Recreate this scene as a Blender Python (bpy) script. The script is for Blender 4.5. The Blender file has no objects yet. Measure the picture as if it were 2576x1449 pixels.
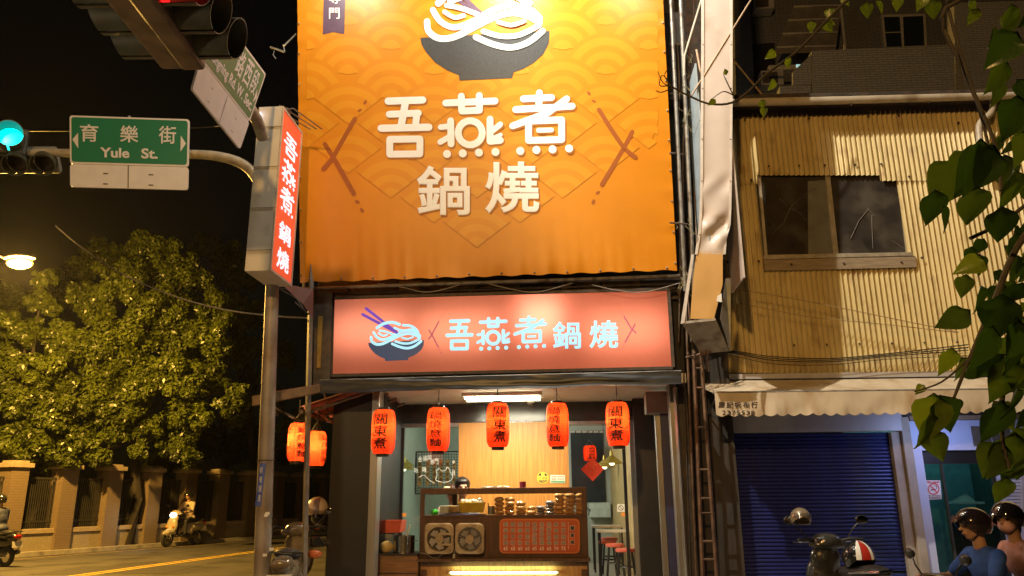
import bpy, bmesh, math, random
import numpy as np
from mathutils import Vector, Matrix, noise, Euler
random.seed(7)
SC = bpy.context.scene
COL = SC.collection
R = math.radians
# ------------------------------------------------------------------ camera
EYE = 1.5
HAZE = .00015  # density of the volume added to imitate lens glow round the street lamp
PITCH, ROLL, FOC = R(15.3), R(0.5), 1935.0
cam = bpy.data.cameras.new('camera'); cam_o = bpy.data.objects.new('camera', cam); COL.objects.link(cam_o)
cam.sensor_width = 36; cam.lens = FOC/2576*36; cam.clip_end = 600; cam.clip_start = .05
CM = Matrix.Rotation(R(90)+PITCH, 3, 'X') @ Matrix.Rotation(-ROLL, 3, 'Z')
cam_o.location = (0, 0, EYE); cam_o.rotation_euler = CM.to_euler(); SC.camera = cam_o
# ------------------------------------------------------------------ night sky
wd = bpy.data.worlds.new('World'); SC.world = wd; wd.use_nodes = True
nt = wd.node_tree; bg = nt.nodes['Background']
sk = nt.nodes.new('ShaderNodeTexSky'); sk.sky_type = 'NISHITA'; sk.sun_disc = False
sk.sun_elevation = R(4); sk.sun_rotation = R(200)
nt.links.new(sk.outputs[0], bg.inputs[0]); bg.inputs[1].default_value = .0007
SC.view_settings.view_transform = 'Standard'; SC.view_settings.look = 'None'
SC.view_settings.exposure = 0; SC.view_settings.gamma = 1; SC.view_settings.use_curve_mapping = False
SC.cycles.use_denoising = True
SC.cycles.max_bounces = 6; SC.cycles.transparent_max_bounces = 12
SC.cycles.sample_clamp_indirect = 4

def lamp(name, kind, loc, energy, col, size=.1, aim=None, spot=None, blend=.4, sy=None):
    l = bpy.data.lights.new(name, kind); l.energy = energy; l.color = col
    if kind == 'AREA':
        l.size = size
        if sy: l.shape = 'RECTANGLE'; l.size_y = sy
    else: l.shadow_soft_size = size
    if kind == 'SPOT': l.spot_size = R(spot); l.spot_blend = blend
    o = bpy.data.objects.new(name, l); COL.objects.link(o); o.location = loc
    if aim is not None:
        o.rotation_euler = (Vector(aim)-Vector(loc)).to_track_quat('-Z', 'Y').to_euler()
    return o
SODIUM = (1, .56, .17)
# street lamps of the crossing behind the photographer (sodium) and the tall white lamp across the road
lamp('sodium_street_light', 'POINT', (-2.5, -6.5, 8.0), 4000, (1, .55, .17), .25)
lamp('white_street_light', 'SPOT', (-5.2, 2.0, 15.5), 11000, (1, .90, .72), .10, aim=(6.0, 10.3, 4.2), spot=36, blend=.5)
# ------------------------------------------------------------------ frames: a yawed set of axes shared by one facade
class Fr:
    def __init__(s, deg):
        s.a = R(deg); s.m = Matrix.Rotation(-s.a, 3, 'Z'); s.i = s.m.inverted()
    def ray(s, u, v):
        d = CM @ Vector(((u-1288)/FOC, -(v-724.5)/FOC, -1)); return s.i @ d
    def at(s, u, v, d):
        r = s.ray(u, v); k = d/r.y; return Vector((r.x*k, d, EYE+r.z*k))
    def atx(s, u, v, x):
        r = s.ray(u, v); k = x/r.x; return Vector((x, r.y*k, EYE+r.z*k))
    def atz(s, u, v, z):
        r = s.ray(u, v); k = (z-EYE)/r.z; return Vector((r.x*k, r.y*k, z))
    def plane(s, u, v, p, n):
        r = s.ray(u, v); o = Vector((0, 0, EYE)); k = (p-o).dot(n)/r.dot(n); return o+r*k
W, A, B, Y = Fr(0), Fr(4), Fr(1.6), Fr(-5)
# pixel tables: enlarged crops of my notes -> picture units (2576 wide)
def z0(X, Y_): return (.5002*X, .5002*Y_)
def z1(X, Y_): return (191.7+.26449*X, .26449*Y_)
def z3(X, Y_): return (702.8+.5072*X, .5072*Y_)
def z4(X, Y_): return (702.8+.42163*X, 670.8+.42163*Y_)
def z5(X, Y_): return (862.5+.33862*X, 958.3+.33862*Y_)
def zc(X, Y_): return (1047.8+.17361*X, 1201.1+.17361*Y_)
def zr(X, Y_): return (1661.1+.5*X, .5*Y_)
def z7(X, Y_): return (1661.1+.5*X, 724.5+.5*Y_)
def z8(X, Y_): return (606.9+.33862*X, 958.3+.33862*Y_)
def zf(X, Y_): return (.24802*X, 1118+.24802*Y_)
def zm(X, Y_): return (670.8+.1623*X, 1213.9+.1623*Y_)
def zs(X, Y_): return (1916.7+.14023*X, 1245.8+.14023*Y_)
def zp(X, Y_): return (2236.1+.16224*X, 1213.9+.16224*Y_)
def zv(X, Y_): return (1629.2+.22043*X, .22043*Y_)
# ------------------------------------------------------------------ materials
_mc = {}
def M(name, col=None, rough=.6, metal=0, var=.15, scale=8, bump=0, bscale=60, emit=None, es=1, spec=.5, stretch=None,
      dirt=None, dirt_s=3, dirt_lo=.5, dirt_hi=.7, coat=0, trans=0, alpha=None):
    if name in _mc: return _mc[name]
    m = bpy.data.materials.new(name); m.use_nodes = True; _mc[name] = m
    n = m.node_tree.nodes; L = m.node_tree.links; b = n['Principled BSDF']
    b.inputs['Roughness'].default_value = rough; b.inputs['Metallic'].default_value = metal
    b.inputs['Specular IOR Level'].default_value = spec; b.inputs['Coat Weight'].default_value = coat
    tc = n.new('ShaderNodeTexCoord'); mp = n.new('ShaderNodeMapping'); L.new(tc.outputs['Object'], mp.inputs[0])
    if stretch: mp.inputs['Scale'].default_value = stretch
    nz = n.new('ShaderNodeTexNoise'); nz.inputs['Scale'].default_value = scale; nz.inputs['Detail'].default_value = 5
    L.new(mp.outputs[0], nz.inputs[0])
    mx = n.new('ShaderNodeMix'); mx.data_type = 'RGBA'
    mr = n.new('ShaderNodeMapRange'); mr.inputs[1].default_value = .3; mr.inputs[2].default_value = .7
    L.new(nz.outputs[0], mr.inputs[0]); L.new(mr.outputs[0], mx.inputs[0])
    mx.inputs[6].default_value = tuple(max(0, c*(1-var)) for c in col)+(1,)
    mx.inputs[7].default_value = tuple(min(1, c*(1+var)) for c in col)+(1,)
    out = mx.outputs[2]
    if dirt:
        n2 = n.new('ShaderNodeTexNoise'); n2.inputs['Scale'].default_value = dirt_s; n2.inputs['Detail'].default_value = 8
        L.new(mp.outputs[0], n2.inputs[0])
        r2 = n.new('ShaderNodeMapRange'); r2.inputs[1].default_value = dirt_lo; r2.inputs[2].default_value = dirt_hi
        L.new(n2.outputs[0], r2.inputs[0])
        m2 = n.new('ShaderNodeMix'); m2.data_type = 'RGBA'; L.new(r2.outputs[0], m2.inputs[0]); L.new(out, m2.inputs[6])
        m2.inputs[7].default_value = tuple(dirt)+(1,); out = m2.outputs[2]
    L.new(out, b.inputs['Base Color'])
    if bump:
        n3 = n.new('ShaderNodeTexNoise'); n3.inputs['Scale'].default_value = bscale; n3.inputs['Detail'].default_value = 3
        L.new(mp.outputs[0], n3.inputs[0])
        bp = n.new('ShaderNodeBump'); bp.inputs['Strength'].default_value = bump; bp.inputs['Distance'].default_value = .01
        L.new(n3.outputs[0], bp.inputs['Height']); L.new(bp.outputs[0], b.inputs['Normal'])
    if emit:
        b.inputs['Emission Color'].default_value = tuple(emit)+(1,); b.inputs['Emission Strength'].default_value = es
    return m
def Mtrans(name, col, mix=.6, var=.08, rough=.5, scale=14):
    """thin shade that lets light through"""
    if name in _mc: return _mc[name]
    m = M(name, col, rough, var=var, scale=scale); n = m.node_tree.nodes; L = m.node_tree.links
    t = n.new('ShaderNodeBsdfTranslucent'); t.inputs[0].default_value = tuple(col)+(1,)
    s = n.new('ShaderNodeMixShader'); s.inputs[0].default_value = mix
    L.new(n['Principled BSDF'].outputs[0], s.inputs[1]); L.new(t.outputs[0], s.inputs[2]); L.new(s.outputs[0], n['Material Output'].inputs[0])
    return m
def Mglass(name, col=(1, 1, 1), refl=.12, rough=.02):
    if name in _mc: return _mc[name]
    m = bpy.data.materials.new(name); m.use_nodes = True; _mc[name] = m
    n = m.node_tree.nodes; L = m.node_tree.links
    t = n.new('ShaderNodeBsdfTransparent'); t.inputs[0].default_value = tuple(col)+(1,)
    g = n.new('ShaderNodeBsdfGlossy'); g.inputs['Roughness'].default_value = rough
    s = n.new('ShaderNodeMixShader'); s.inputs[0].default_value = refl
    L.new(t.outputs[0], s.inputs[1]); L.new(g.outputs[0], s.inputs[2]); L.new(s.outputs[0], n['Material Output'].inputs[0])
    return m
def Mbrick(name, c1, c2, mortar, bw, bh, rough=.7, bump=.5, axes='XZ', ms=.02):
    if name in _mc: return _mc[name]
    m = M(name, c1, rough); n = m.node_tree.nodes; L = m.node_tree.links
    tc = n.new('ShaderNodeTexCoord'); sp = n.new('ShaderNodeSeparateXYZ'); cb = n.new('ShaderNodeCombineXYZ')
    L.new(tc.outputs['Object'], sp.inputs[0])
    ad = n.new('ShaderNodeMath'); ad.operation = 'ADD'
    L.new(sp.outputs[0], ad.inputs[0]); L.new(sp.outputs[1], ad.inputs[1]); L.new(ad.outputs[0], cb.inputs[0]); L.new(sp.outputs[2], cb.inputs[1])
    br = n.new('ShaderNodeTexBrick'); br.inputs['Scale'].default_value = 1; br.inputs['Brick Width'].default_value = bw
    br.inputs['Row Height'].default_value = bh; br.inputs['Mortar Size'].default_value = ms*bh*4
    br.inputs['Color1'].default_value = tuple(c1)+(1,); br.inputs['Color2'].default_value = tuple(c2)+(1,); br.inputs['Mortar'].default_value = tuple(mortar)+(1,)
    L.new(cb.outputs[0], br.inputs[0]); L.new(br.outputs[0], n['Principled BSDF'].inputs['Base Color'])
    bp = n.new('ShaderNodeBump'); bp.inputs['Strength'].default_value = bump; bp.inputs['Distance'].default_value = .01; bp.invert = True
    L.new(br.outputs['Fac'], bp.inputs['Height']); L.new(bp.outputs[0], n['Principled BSDF'].inputs['Normal'])
    return m
# ------------------------------------------------------------------ mesh builder
BASE = {}
class MB:
    def __init__(s): s.v = []; s.f = []; s.k = 0
    def add(s, vs, fs):
        o = len(s.v); s.v += [tuple(p) for p in vs]; s.f += [tuple(i+o for i in f) for f in fs]; return s
    def box(s, c, d, m=None):
        x, y, z = d[0]/2, d[1]/2, d[2]/2; c = Vector(c); m = m or Matrix.Identity(3)
        vs = [c+m@Vector(p) for p in ((-x,-y,-z),(x,-y,-z),(x,y,-z),(-x,y,-z),(-x,-y,z),(x,-y,z),(x,y,z),(-x,y,z))]
        return s.add(vs, [(0,3,2,1),(4,5,6,7),(0,1,5,4),(1,2,6,5),(2,3,7,6),(3,0,4,7)])
    def bb(s, a, b):
        a, b = Vector(a), Vector(b); d = b-a; return s.box((a+b)/2, (abs(d.x), abs(d.y), abs(d.z)))
    def hexa(s, front, depth):
        """front: 4 points (TL,TR,BR,BL); depth: vector to the back"""
        f = [Vector(p) for p in front]; g = [p+Vector(depth) for p in f]
        return s.add(f+g, [(0,3,2,1),(4,5,6,7),(0,1,5,4),(1,2,6,5),(2,3,7,6),(3,0,4,7)])
    def tube(s, pts, r, n=8, cap=True, r1=None, flat=1):
        pts = [Vector(p) for p in pts]; N = len(pts); o = len(s.v); vs = []
        up = Vector((0, 0, 1))
        for i, p in enumerate(pts):
            t = (pts[min(i+1, N-1)]-pts[max(i-1, 0)]).normalized()
            a = t.cross(up)
            if a.length < .05: a = t.cross(Vector((0, 1, 0)))
            a.normalize(); b = t.cross(a)
            rr = r if r1 is None else r+(r1-r)*i/(N-1)
            if isinstance(r, (list, tuple)): rr = r[i]
            for k in range(n):
                q = 2*math.pi*k/n; vs.append(p+a*math.cos(q)*rr+b*math.sin(q)*rr*flat)
        fs = []
        for i in range(N-1):
            for k in range(n):
                j = (k+1) % n; fs.append((i*n+k, i*n+j, (i+1)*n+j, (i+1)*n+k))
        if cap: fs.append(tuple(range(n))[::-1]); fs.append(tuple((N-1)*n+k for k in range(n)))
        return s.add(vs, fs)
    def lathe(s, prof, c, n=24, m=None, cap=False):
        """prof: (r, h) pairs about local z, matrix m turns z"""
        c = Vector(c); m = m or Matrix.Identity(3); vs = []; fs = []
        for r, h in prof:
            for k in range(n):
                q = 2*math.pi*k/n; vs.append(c+m@Vector((r*math.cos(q), r*math.sin(q), h)))
        for i in range(len(prof)-1):
            for k in range(n):
                j = (k+1) % n; fs.append((i*n+k, i*n+j, (i+1)*n+j, (i+1)*n+k))
        if cap: fs.append(tuple(range(n))[::-1]); fs.append(tuple((len(prof)-1)*n+k for k in range(n)))
        return s.add(vs, fs)
    def ell(s, c, r, m=None, n=14, k=9):
        c = Vector(c); m = m or Matrix.Identity(3)
        if not isinstance(r, (tuple, list)): r = (r, r, r)
        vs = [c+m@Vector((0, 0, -r[2]))]; fs = []
        for i in range(1, k):
            t = math.pi*i/k
            for j in range(n):
                q = 2*math.pi*j/n; vs.append(c+m@Vector((r[0]*math.sin(t)*math.cos(q), r[1]*math.sin(t)*math.sin(q), -r[2]*math.cos(t))))
        vs.append(c+m@Vector((0, 0, r[2]))); e = len(vs)-1
        for j in range(n):
            j2 = (j+1) % n; fs.append((0, 1+j2, 1+j)); fs.append((e, 1+(k-2)*n+j, 1+(k-2)*n+j2))
            for i in range(k-2): fs.append((1+i*n+j, 1+i*n+j2, 1+(i+1)*n+j2, 1+(i+1)*n+j))
        return s.add(vs, fs)
    def cap(s, p, r0, q, r1, n=10):
        """tapered limb with round ends"""
        p, q = Vector(p), Vector(q); s.tube([p, q], [r0, r1], n); s.ell(p, r0, n=n, k=6); s.ell(q, r1, n=n, k=6); return s
    def grid(s, nu, nv, fn):
        vs = [fn(i/nu, j/nv) for j in range(nv+1) for i in range(nu+1)]
        return s.add(vs, [(j*(nu+1)+i, j*(nu+1)+i+1, (j+1)*(nu+1)+i+1, (j+1)*(nu+1)+i) for j in range(nv) for i in range(nu)])
    def mesh(s, name, mat, base=Vector((0, 0, 0)), smooth=False):
        me = bpy.data.meshes.new(name)
        me.from_pydata([tuple(Vector(p)-base) for p in s.v], [], s.f); me.update()
        if mat: me.materials.append(mat)
        if smooth: me.polygons.foreach_set('use_smooth', [True]*len(me.polygons)); me.set_sharp_from_angle(angle=R(40))
        return me
    def build(s, name, mat, parent=None, fr=W, smooth=False, label=None, cat=None, group=None, kind=None, bevel=0, base=None):
        if parent is not None: b = BASE[parent.name]
        else:
            if base is None:
                xs = [p[0] for p in s.v]; ys = [p[1] for p in s.v]; zs_ = [p[2] for p in s.v]
                base = Vector(((min(xs)+max(xs))/2, (min(ys)+max(ys))/2, min(zs_)))
            b = Vector(base)
        o = bpy.data.objects.new(name, s.mesh(name, mat, b, smooth)); COL.objects.link(o)
        if parent is not None: o.parent = parent
        else: o.location = fr.m @ b; o.rotation_euler = (0, 0, -fr.a)
        BASE[o.name] = b
        if bevel:
            md = o.modifiers.new('bevel', 'BEVEL'); md.width = bevel; md.segments = 2; md.limit_method = 'ANGLE'
        tag(o, label, cat, group, kind); return o
    def remesh(s, voxel, it, name, mat, parent, **kw):
        """join the overlapping volumes into one continuous smooth skin"""
        me = bpy.data.meshes.new('tmp'); me.from_pydata(s.v, [], s.f); me.update()
        o = bpy.data.objects.new('tmp', me); COL.objects.link(o)
        r = o.modifiers.new('r', 'REMESH'); r.mode = 'VOXEL'; r.voxel_size = voxel
        if it: q = o.modifiers.new('s', 'SMOOTH'); q.iterations = it; q.factor = .5
        dg = bpy.context.evaluated_depsgraph_get(); dg.update()
        m2 = bpy.data.meshes.new_from_object(o.evaluated_get(dg)); bpy.data.objects.remove(o)
        t = MB(); t.v = [tuple(v.co) for v in m2.vertices]; t.f = [tuple(p.vertices) for p in m2.polygons]
        ob = t.build(name, mat, parent, smooth=False, **kw)
        ob.data.polygons.foreach_set('use_smooth', [True]*len(ob.data.polygons)); return ob
def tag(o, label=None, cat=None, group=None, kind=None):
    if label: o['label'] = label
    if cat: o['category'] = cat
    if group: o['group'] = group
    if kind: o['kind'] = kind
    return o
def thing(name, label, cat, base, fr=W, group=None, rz=0):
    o = bpy.data.objects.new(name, None); COL.objects.link(o); o.empty_display_size = .1
    b = Vector(base); o.location = fr.m @ b; o.rotation_euler = (0, 0, -fr.a+rz); BASE[o.name] = b
    return tag(o, label, cat, group)
def copy_tree(o, parent=None):
    c = o.copy(); COL.objects.link(c); c.parent = parent; BASE[c.name] = BASE[o.name]
    for ch in [x for x in o.children]: copy_tree(ch, c)
    return c
# ------------------------------------------------------------------ flat print: glyphs and rounded strokes
_gl = {}
def glyph(body, bold=0, res=3):
    k = (body, bold, res)
    if k in _gl: return _gl[k]
    c = bpy.data.curves.new('t', 'FONT'); c.body = body; c.resolution_u = res; c.fill_mode = 'FRONT'; c.bevel_depth = bold; c.bevel_resolution = 0 if bold < .015 else 1
    o = bpy.data.objects.new('t', c); COL.objects.link(o); dg = bpy.context.evaluated_depsgraph_get(); dg.update()
    me = bpy.data.meshes.new_from_object(o.evaluated_get(dg)); bpy.data.objects.remove(o)
    vs = [(v.co.x, v.co.y, v.co.z) for v in me.vertices]; fs = [tuple(p.vertices) for p in me.polygons]
    x0, x1 = min(v[0] for v in vs), max(v[0] for v in vs); y0, y1 = min(v[1] for v in vs), max(v[1] for v in vs)
    _gl[k] = ([((x-x0)/(x1-x0), (y-y0)/(y1-y0), z/(bold or 1)) for x, y, z in [v for v in vs]], fs); return _gl[k]
def put(mb, body, fmap, bold=0, res=3):
    vs, fs = glyph(body, bold, res)
    if not bold: return mb.add([fmap(s_, t) for s_, t, z in vs], fs)
    c = fmap(.5, .5); nn = (fmap(.6, .5)-c).cross(fmap(.5, .6)-c).normalized()*min(.0016, bold*.12)
    return mb.add([fmap(s_, t)+nn*z for s_, t, z in vs], fs)
def boxmap(pf, x0, y0, x1, y1, zt=None):
    """glyph box given by pixels (x0,y0 top left .. x1,y1 bottom right); pf(u,v)->point"""
    def f(s_, t):
        X, Y_ = x0+(x1-x0)*s_, y1+(y0-y1)*t
        if zt: X, Y_ = zt(X, Y_)
        return pf(X, Y_, 0)
    return f
def stroke(mb, pts, w, pf, conv=lambda x, y: (x, y), closed=False, seg=10):
    """rounded flat stroke; every piece lies a hair above the one before"""
    P = [conv(*p) for p in pts]; s0 = conv(0, 0); s1 = conv(1, 0); sc = abs(s1[0]-s0[0]); r = w*sc/2
    if closed: P = P+[P[0]]
    for i, p in enumerate(P):
        mb.k += 1; off = mb.k*.00004
        vs = [pf(p[0]+r*math.cos(2*math.pi*k/seg), p[1]+r*math.sin(2*math.pi*k/seg), off) for k in range(seg)]
        mb.add(vs, [tuple(range(seg))[::-1]])
        if i:
            q = P[i-1]; dx, dy = p[0]-q[0], p[1]-q[1]; L_ = math.hypot(dx, dy) or 1; nx, ny = -dy/L_*r, dx/L_*r
            mb.k += 1; off = mb.k*.00004
            mb.add([pf(q[0]+nx, q[1]+ny, off), pf(p[0]+nx, p[1]+ny, off), pf(p[0]-nx, p[1]-ny, off), pf(q[0]-nx, q[1]-ny, off)], [(0, 1, 2, 3)])
    return mb
def curve(pts, n=5):
    out = []
    P = [pts[0]]+list(pts)+[pts[-1]]
    for i in range(1, len(P)-2):
        for k in range(n):
            t = k/n; out.append(tuple(.5*((2*P[i][a])+(-P[i-1][a]+P[i+1][a])*t+(2*P[i-1][a]-5*P[i][a]+4*P[i+1][a]-P[i+2][a])*t*t+(-P[i-1][a]+3*P[i][a]-3*P[i+1][a]+P[i+2][a])*t**3) for a in range(len(pts[0]))))
    out.append(tuple(pts[-1])); return out
def flatpoly(mb, pts, pf, conv=lambda x, y: (x, y), off=0):
    mb.add([pf(*conv(*p), off) for p in pts], [tuple(range(len(pts)))]); return mb
# the shop's three big rounded characters, in z3 pixels
CH1 = [([(540,503),(712,497)],36),([(627,503),(603,632)],36),([(545,568),(690,562)],34),([(683,562),(675,630)],34),([(505,637),(742,632)],36)]
CH1R = [([(548,692),(698,690),(697,764),(548,766)],34)]
CH2 = [([(825,512),(1070,502)],34),([(903,478),(905,552),(992,548),(992,475)],34),([(850,600),(852,715)],34),([(800,632),(848,626)],28),([(798,706),(850,676)],28),
       ([(1045,592),(1045,702),(1096,697)],34),([(1045,660),(1096,618)],28),([(1050,690),(1098,670)],20)]
CH2C = ((947, 660), 60, 34)
CH3 = [([(1210,492),(1350,485)],34),([(1290,462),(1286,540)],34),([(1172,545),(1452,528)],34),([(1425,492),(1330,562),(1157,626)],34),([(1285,648),(1350,646)],24)]
CH3R = [([(1236,602),(1400,596),(1400,694),(1236,698)],34)]
DOTS = [(832,765),(910,762),(990,758),(1072,755),(1195,750),(1275,745),(1355,742),(1437,738)]
def big_chars(mb, pf, conv, grow=0, only=None):
    sets = {1: (CH1, CH1R), 2: (CH2, []), 3: (CH3, CH3R)}
    for k in (only or (1, 2, 3)):
        for pts, w in sets[k][0]: stroke(mb, pts, w+grow, pf, conv)
        for pts, w in sets[k][1]: stroke(mb, pts, w+grow, pf, conv, closed=True)
        if k == 2:
            (cx, cy), rr, w = CH2C
            stroke(mb, [(cx+rr*math.cos(q*math.pi/9), cy+rr*math.sin(q*math.pi/9)) for q in range(18)], w+grow, pf, conv, closed=True)
        for x, y in (DOTS[:4] if k == 2 else DOTS[4:] if k == 3 else []): stroke(mb, [(x, y)], 40+grow, pf, conv, seg=16)
NOODLES = [([(733,108),(742,158),(795,192),(870,184),(960,140),(1060,90),(1150,66),(1230,80),(1290,112)],32),
           ([(762,52),(800,108),(868,138),(960,108),(1060,52),(1150,30),(1240,48),(1292,92)],30),
           ([(975,186),(1060,222),(1150,238),(1235,212),(1306,156)],30),([(1012,158),(1100,182),(1190,176),(1290,128)],26),
           ([(830,30),(905,45),(985,75)],24),([(820,62),(870,90),(915,80)],22),([(1085,112),(1150,128),(1215,108)],20)]
BOWL = [(700,188),(1340,155),(1336,215),(1310,268),(1262,312),(1210,342),(1160,360),(1155,388),(895,400),(890,373),(835,350),(775,312),(730,262),(706,222)]
BRACK = [([(375,590),(262,790)],22),([(262,790),(220,838)],24),([(226,715),(285,810),(370,960)],22),
         ([(424,512),(428,504)],14),([(394,551),(404,545)],11),([(382,998),(393,1003)],12),([(406,1038),(414,1046)],14)]
BRACKR = [([(1585,545),(1700,722),(1765,780)],22),([(1750,655),(1710,732),(1600,915)],22),
          ([(1532,460),(1538,468)],14),([(1555,500),(1565,506)],11),([(1574,958),(1584,952)],11),([(1554,1005),(1560,996)],14)]
# ================================================================== GROUND
asphalt = M('asphalt', (.075, .068, .06), .75, var=.25, scale=30, bump=.6, bscale=180, dirt=(.04, .036, .032), dirt_s=.9, dirt_lo=.48, dirt_hi=.62)
MB().grid(20, 20, lambda s, t: (-150+300*s, -60+300*t, 0)).build('ground', asphalt, kind='structure')
paint = M('yellow_line_paint', (.70, .45, .05), .6, var=.25, scale=12, dirt=(.2, .15, .05), dirt_s=9, dirt_lo=.55, dirt_hi=.75)
def ground_strip(p, q, w, z=.005, name='road_marking', mat=paint):
    p, q = Vector(p), Vector(q); d = (q-p).normalized(); n = Vector((-d.y, d.x, 0))*w/2
    m = MB(); N = 24
    m.grid(N, 1, lambda s, t: tuple((p+(q-p)*s)+n*(2*t-1)+Vector((0, 0, z))))
    return m.build(name, mat, kind='structure')
pA, pB = W.atz(194, 1449, 0), W.atz(638, 1388.5, 0); dl = (pB-pA).normalized(); nl = Vector((-dl.y, dl.x, 0))
for o_ in (-.13, .13): ground_strip(pA-dl*14+nl*o_, pB+dl*30+nl*o_, .11)
fA, fB = W.atz(42, 1401, 0), W.atz(640, 1357, 0); fd = (fB-fA).normalized(); fn = Vector((fd.y, -fd.x, 0))
if fn.y > 0: fn = -fn
ground_strip(fA-fd*25+fn*.95, fB-fd*2+fn*.95, .12, name='faded_edge_marking', mat=M('faded_paint', (.34, .24, .13), .7, var=.3, scale=9))
ptc = W.atz(330, 1432, 0)
MB().bb((ptc.x-1.6, ptc.y-1.2, .001), (ptc.x+1.3, ptc.y+.9, .004)).build('asphalt_patch', M('patched_asphalt', (.045, .04, .037), .8, var=.3, scale=20, bump=.6), kind='structure')
conc = M('concrete', (.33, .30, .26), .8, var=.2, scale=6, bump=.3, dirt=(.17, .15, .13), dirt_s=3)
m = MB(); m.hexa([fA-fd*25+fn*.25+Vector((0,0,.12)), fB+fd*50+fn*.25+Vector((0,0,.12)), fB+fd*50+fn*.25, fA-fd*25+fn*.25], -fn*1.4)
m.build('kerb', conc, kind='structure')
m = MB(); m.bb((-2.9, 8.3, 0), (9, 17, .12)); m.build('sidewalk', M('pavement', (.28, .26, .24), .7, var=.2, bump=.3), fr=A, kind='structure')
# ================================================================== SHOP BUILDING (frame A)
blk = M('black_cladding', (.012, .010, .009), .45, var=.3, scale=3, bump=.05)
dark = M('dark_frame_steel', (.05, .04, .032), .6, var=.4, scale=12, dirt=(.09, .05, .03), dirt_s=6)
steel = M('stainless_steel', (.42, .40, .37), .32, metal=.85, var=.12, scale=3, stretch=(6, 6, .3), bump=.04)
white = M('white_ceiling_paint', (.62, .58, .50), .7, var=.06)
wood_l = M('oak_veneer', (.47, .205, .042), .45, var=.22, scale=5, stretch=(9, 9, .35), bump=.05)
wood_d = M('dark_walnut', (.085, .036, .016), .4, var=.4, scale=5, stretch=(7, 7, .5), bump=.06)
greenwall = M('pale_green_wall', (.40, .46, .41), .7, var=.05, scale=2)
D0 = 10.0
zc_ = A.at(1250, 1014, 11.8).z                       # ceiling height
zt_ = A.at(1288, 985, D0).z
xL, xR = A.at(928, 1250, D0).x, A.at(1717, 1250, D0).x
xL0 = A.at(828, 1250, D0).x; xR0 = A.at(1745, 1250, D0).x
FL = .3
shop = thing('shop_building', 'two storey noodle shop with black cladding, open front and oak panelled back', 'building', (0, D0, 0), A)
def sb(name, a, b, mat, bevel=0): return MB().bb(a, b).build(name, mat, shop, bevel=bevel)
sb('floor', (xL0, D0-.1, .12), (xR0, 16.5, FL), M('shop_floor_tile', (.42, .38, .32), .3, var=.1, scale=3))
sb('ceiling', (xL0, D0-.05, zc_), (xR0, 16.5, zc_+.12), white)
sb('column', (xL0, D0, .12), (xL, D0+.25, zc_-.005), blk)
sb('corner_trim', (xL+.002, D0-.03, FL), (xL+.1, D0+.2, zc_-.01), steel, .004)
sb('corner_trim', (xR-.09, D0-.03, FL), (xR, D0+.2, zc_-.01), steel, .004)
sb('column', (xR+.01, D0+.02, .12), (xR0, D0+.3, zc_-.005), dark)
sb('upper_wall', (xL0, D0+.05, zc_+.125), (xR0, 16.4, 9), M('dark_upper_wall', (.03, .027, .024), .8, var=.3, scale=4))
# side walls of the open porch
sb('side_wall', (xL-.15, D0+.26, FL), (xL+.02, 11.8, zc_-.002), blk)
sb('side_wall', (xR+.06, D0+.31, FL), (xR+.2, 11.8, zc_-.002), blk)
# rolled shutter track on the right, inside the porch
xs_ = A.at(*z5(2300, 800), 10.6).x
sb('shutter_guide', (xs_+.13, 10.35, FL), (xR+.055, 10.5, zc_-.35), M('navy_guide', (.03, .035, .11), .5))
sb('shutter_guide', (xs_+.06, 10.36, FL), (xs_+.125, 10.48, zc_-.36), steel)
sb('shutter_box', (xs_-.05, 10.3, zc_-.34), (xR+.05, 10.6, zc_-.06), M('grimy_box', (.22, .2, .17), .7))
sb('black_panel', (A.at(*z5(2180, 800), 11.6).x, 11.5, FL), (xs_+.2, 11.62, zc_-.003), M('black_panel', (.02, .018, .017), .35, var=.2))
# shop front at the back of the porch
DH = 11.8
hl, hr = A.at(*z5(262, 200), DH).x, A.at(*z5(2330, 200), DH).x
hb = A.at(*z5(1250, 303), DH).z
hm = A.at(*z5(1050, 250), DH).x
sb('header_panel', (hl, DH, hb), (hm-.004, DH+.12, zc_-.002), M('gloss_black_header', (.03, .027, .025), .22, var=.2))
sb('header_panel', (hm+.004, DH, hb), (hr, DH+.12, zc_-.002), M('gloss_black_header', None))
pl, pr = A.at(*z5(858, 600), DH).x, A.at(*z5(1678, 600), DH).x
sb('wood_panel', (pl, DH+.02, FL), (pr, DH+.1, hb-.004), wood_l)
sb('door_rail', (A.at(*z5(390,320), DH).x, DH+.03, hb-.06), (pl-.003, DH+.09, hb-.003), steel)
sb('door_rail', (pr+.003, DH+.03, hb-.05), (A.at(*z5(2130,300), DH).x, DH+.09, hb-.003), steel)
for X0, X1, mt in ((262, 330, blk), (332, 388, steel)): sb('door_jamb', (A.at(*z5(X0, 800), DH).x, DH, FL), (A.at(*z5(X1, 800), DH).x, DH+.1, hb-.003), mt)
sb('door_jamb', (A.at(*z5(2148, 800), DH).x, DH, FL), (A.at(*z5(2215, 800), DH).x, DH+.1, hb+.05), steel)
sb('door_post', (A.at(*z5(424, 800), DH).x, DH-.03, FL), (A.at(*z5(448, 800), DH).x, DH+.02, hb-.07), blk)
sb('door_post', (A.at(*z5(2088, 800), DH).x, DH-.03, FL), (A.at(*z5(2112, 800), DH).x, DH+.02, hb-.07), blk)
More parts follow.
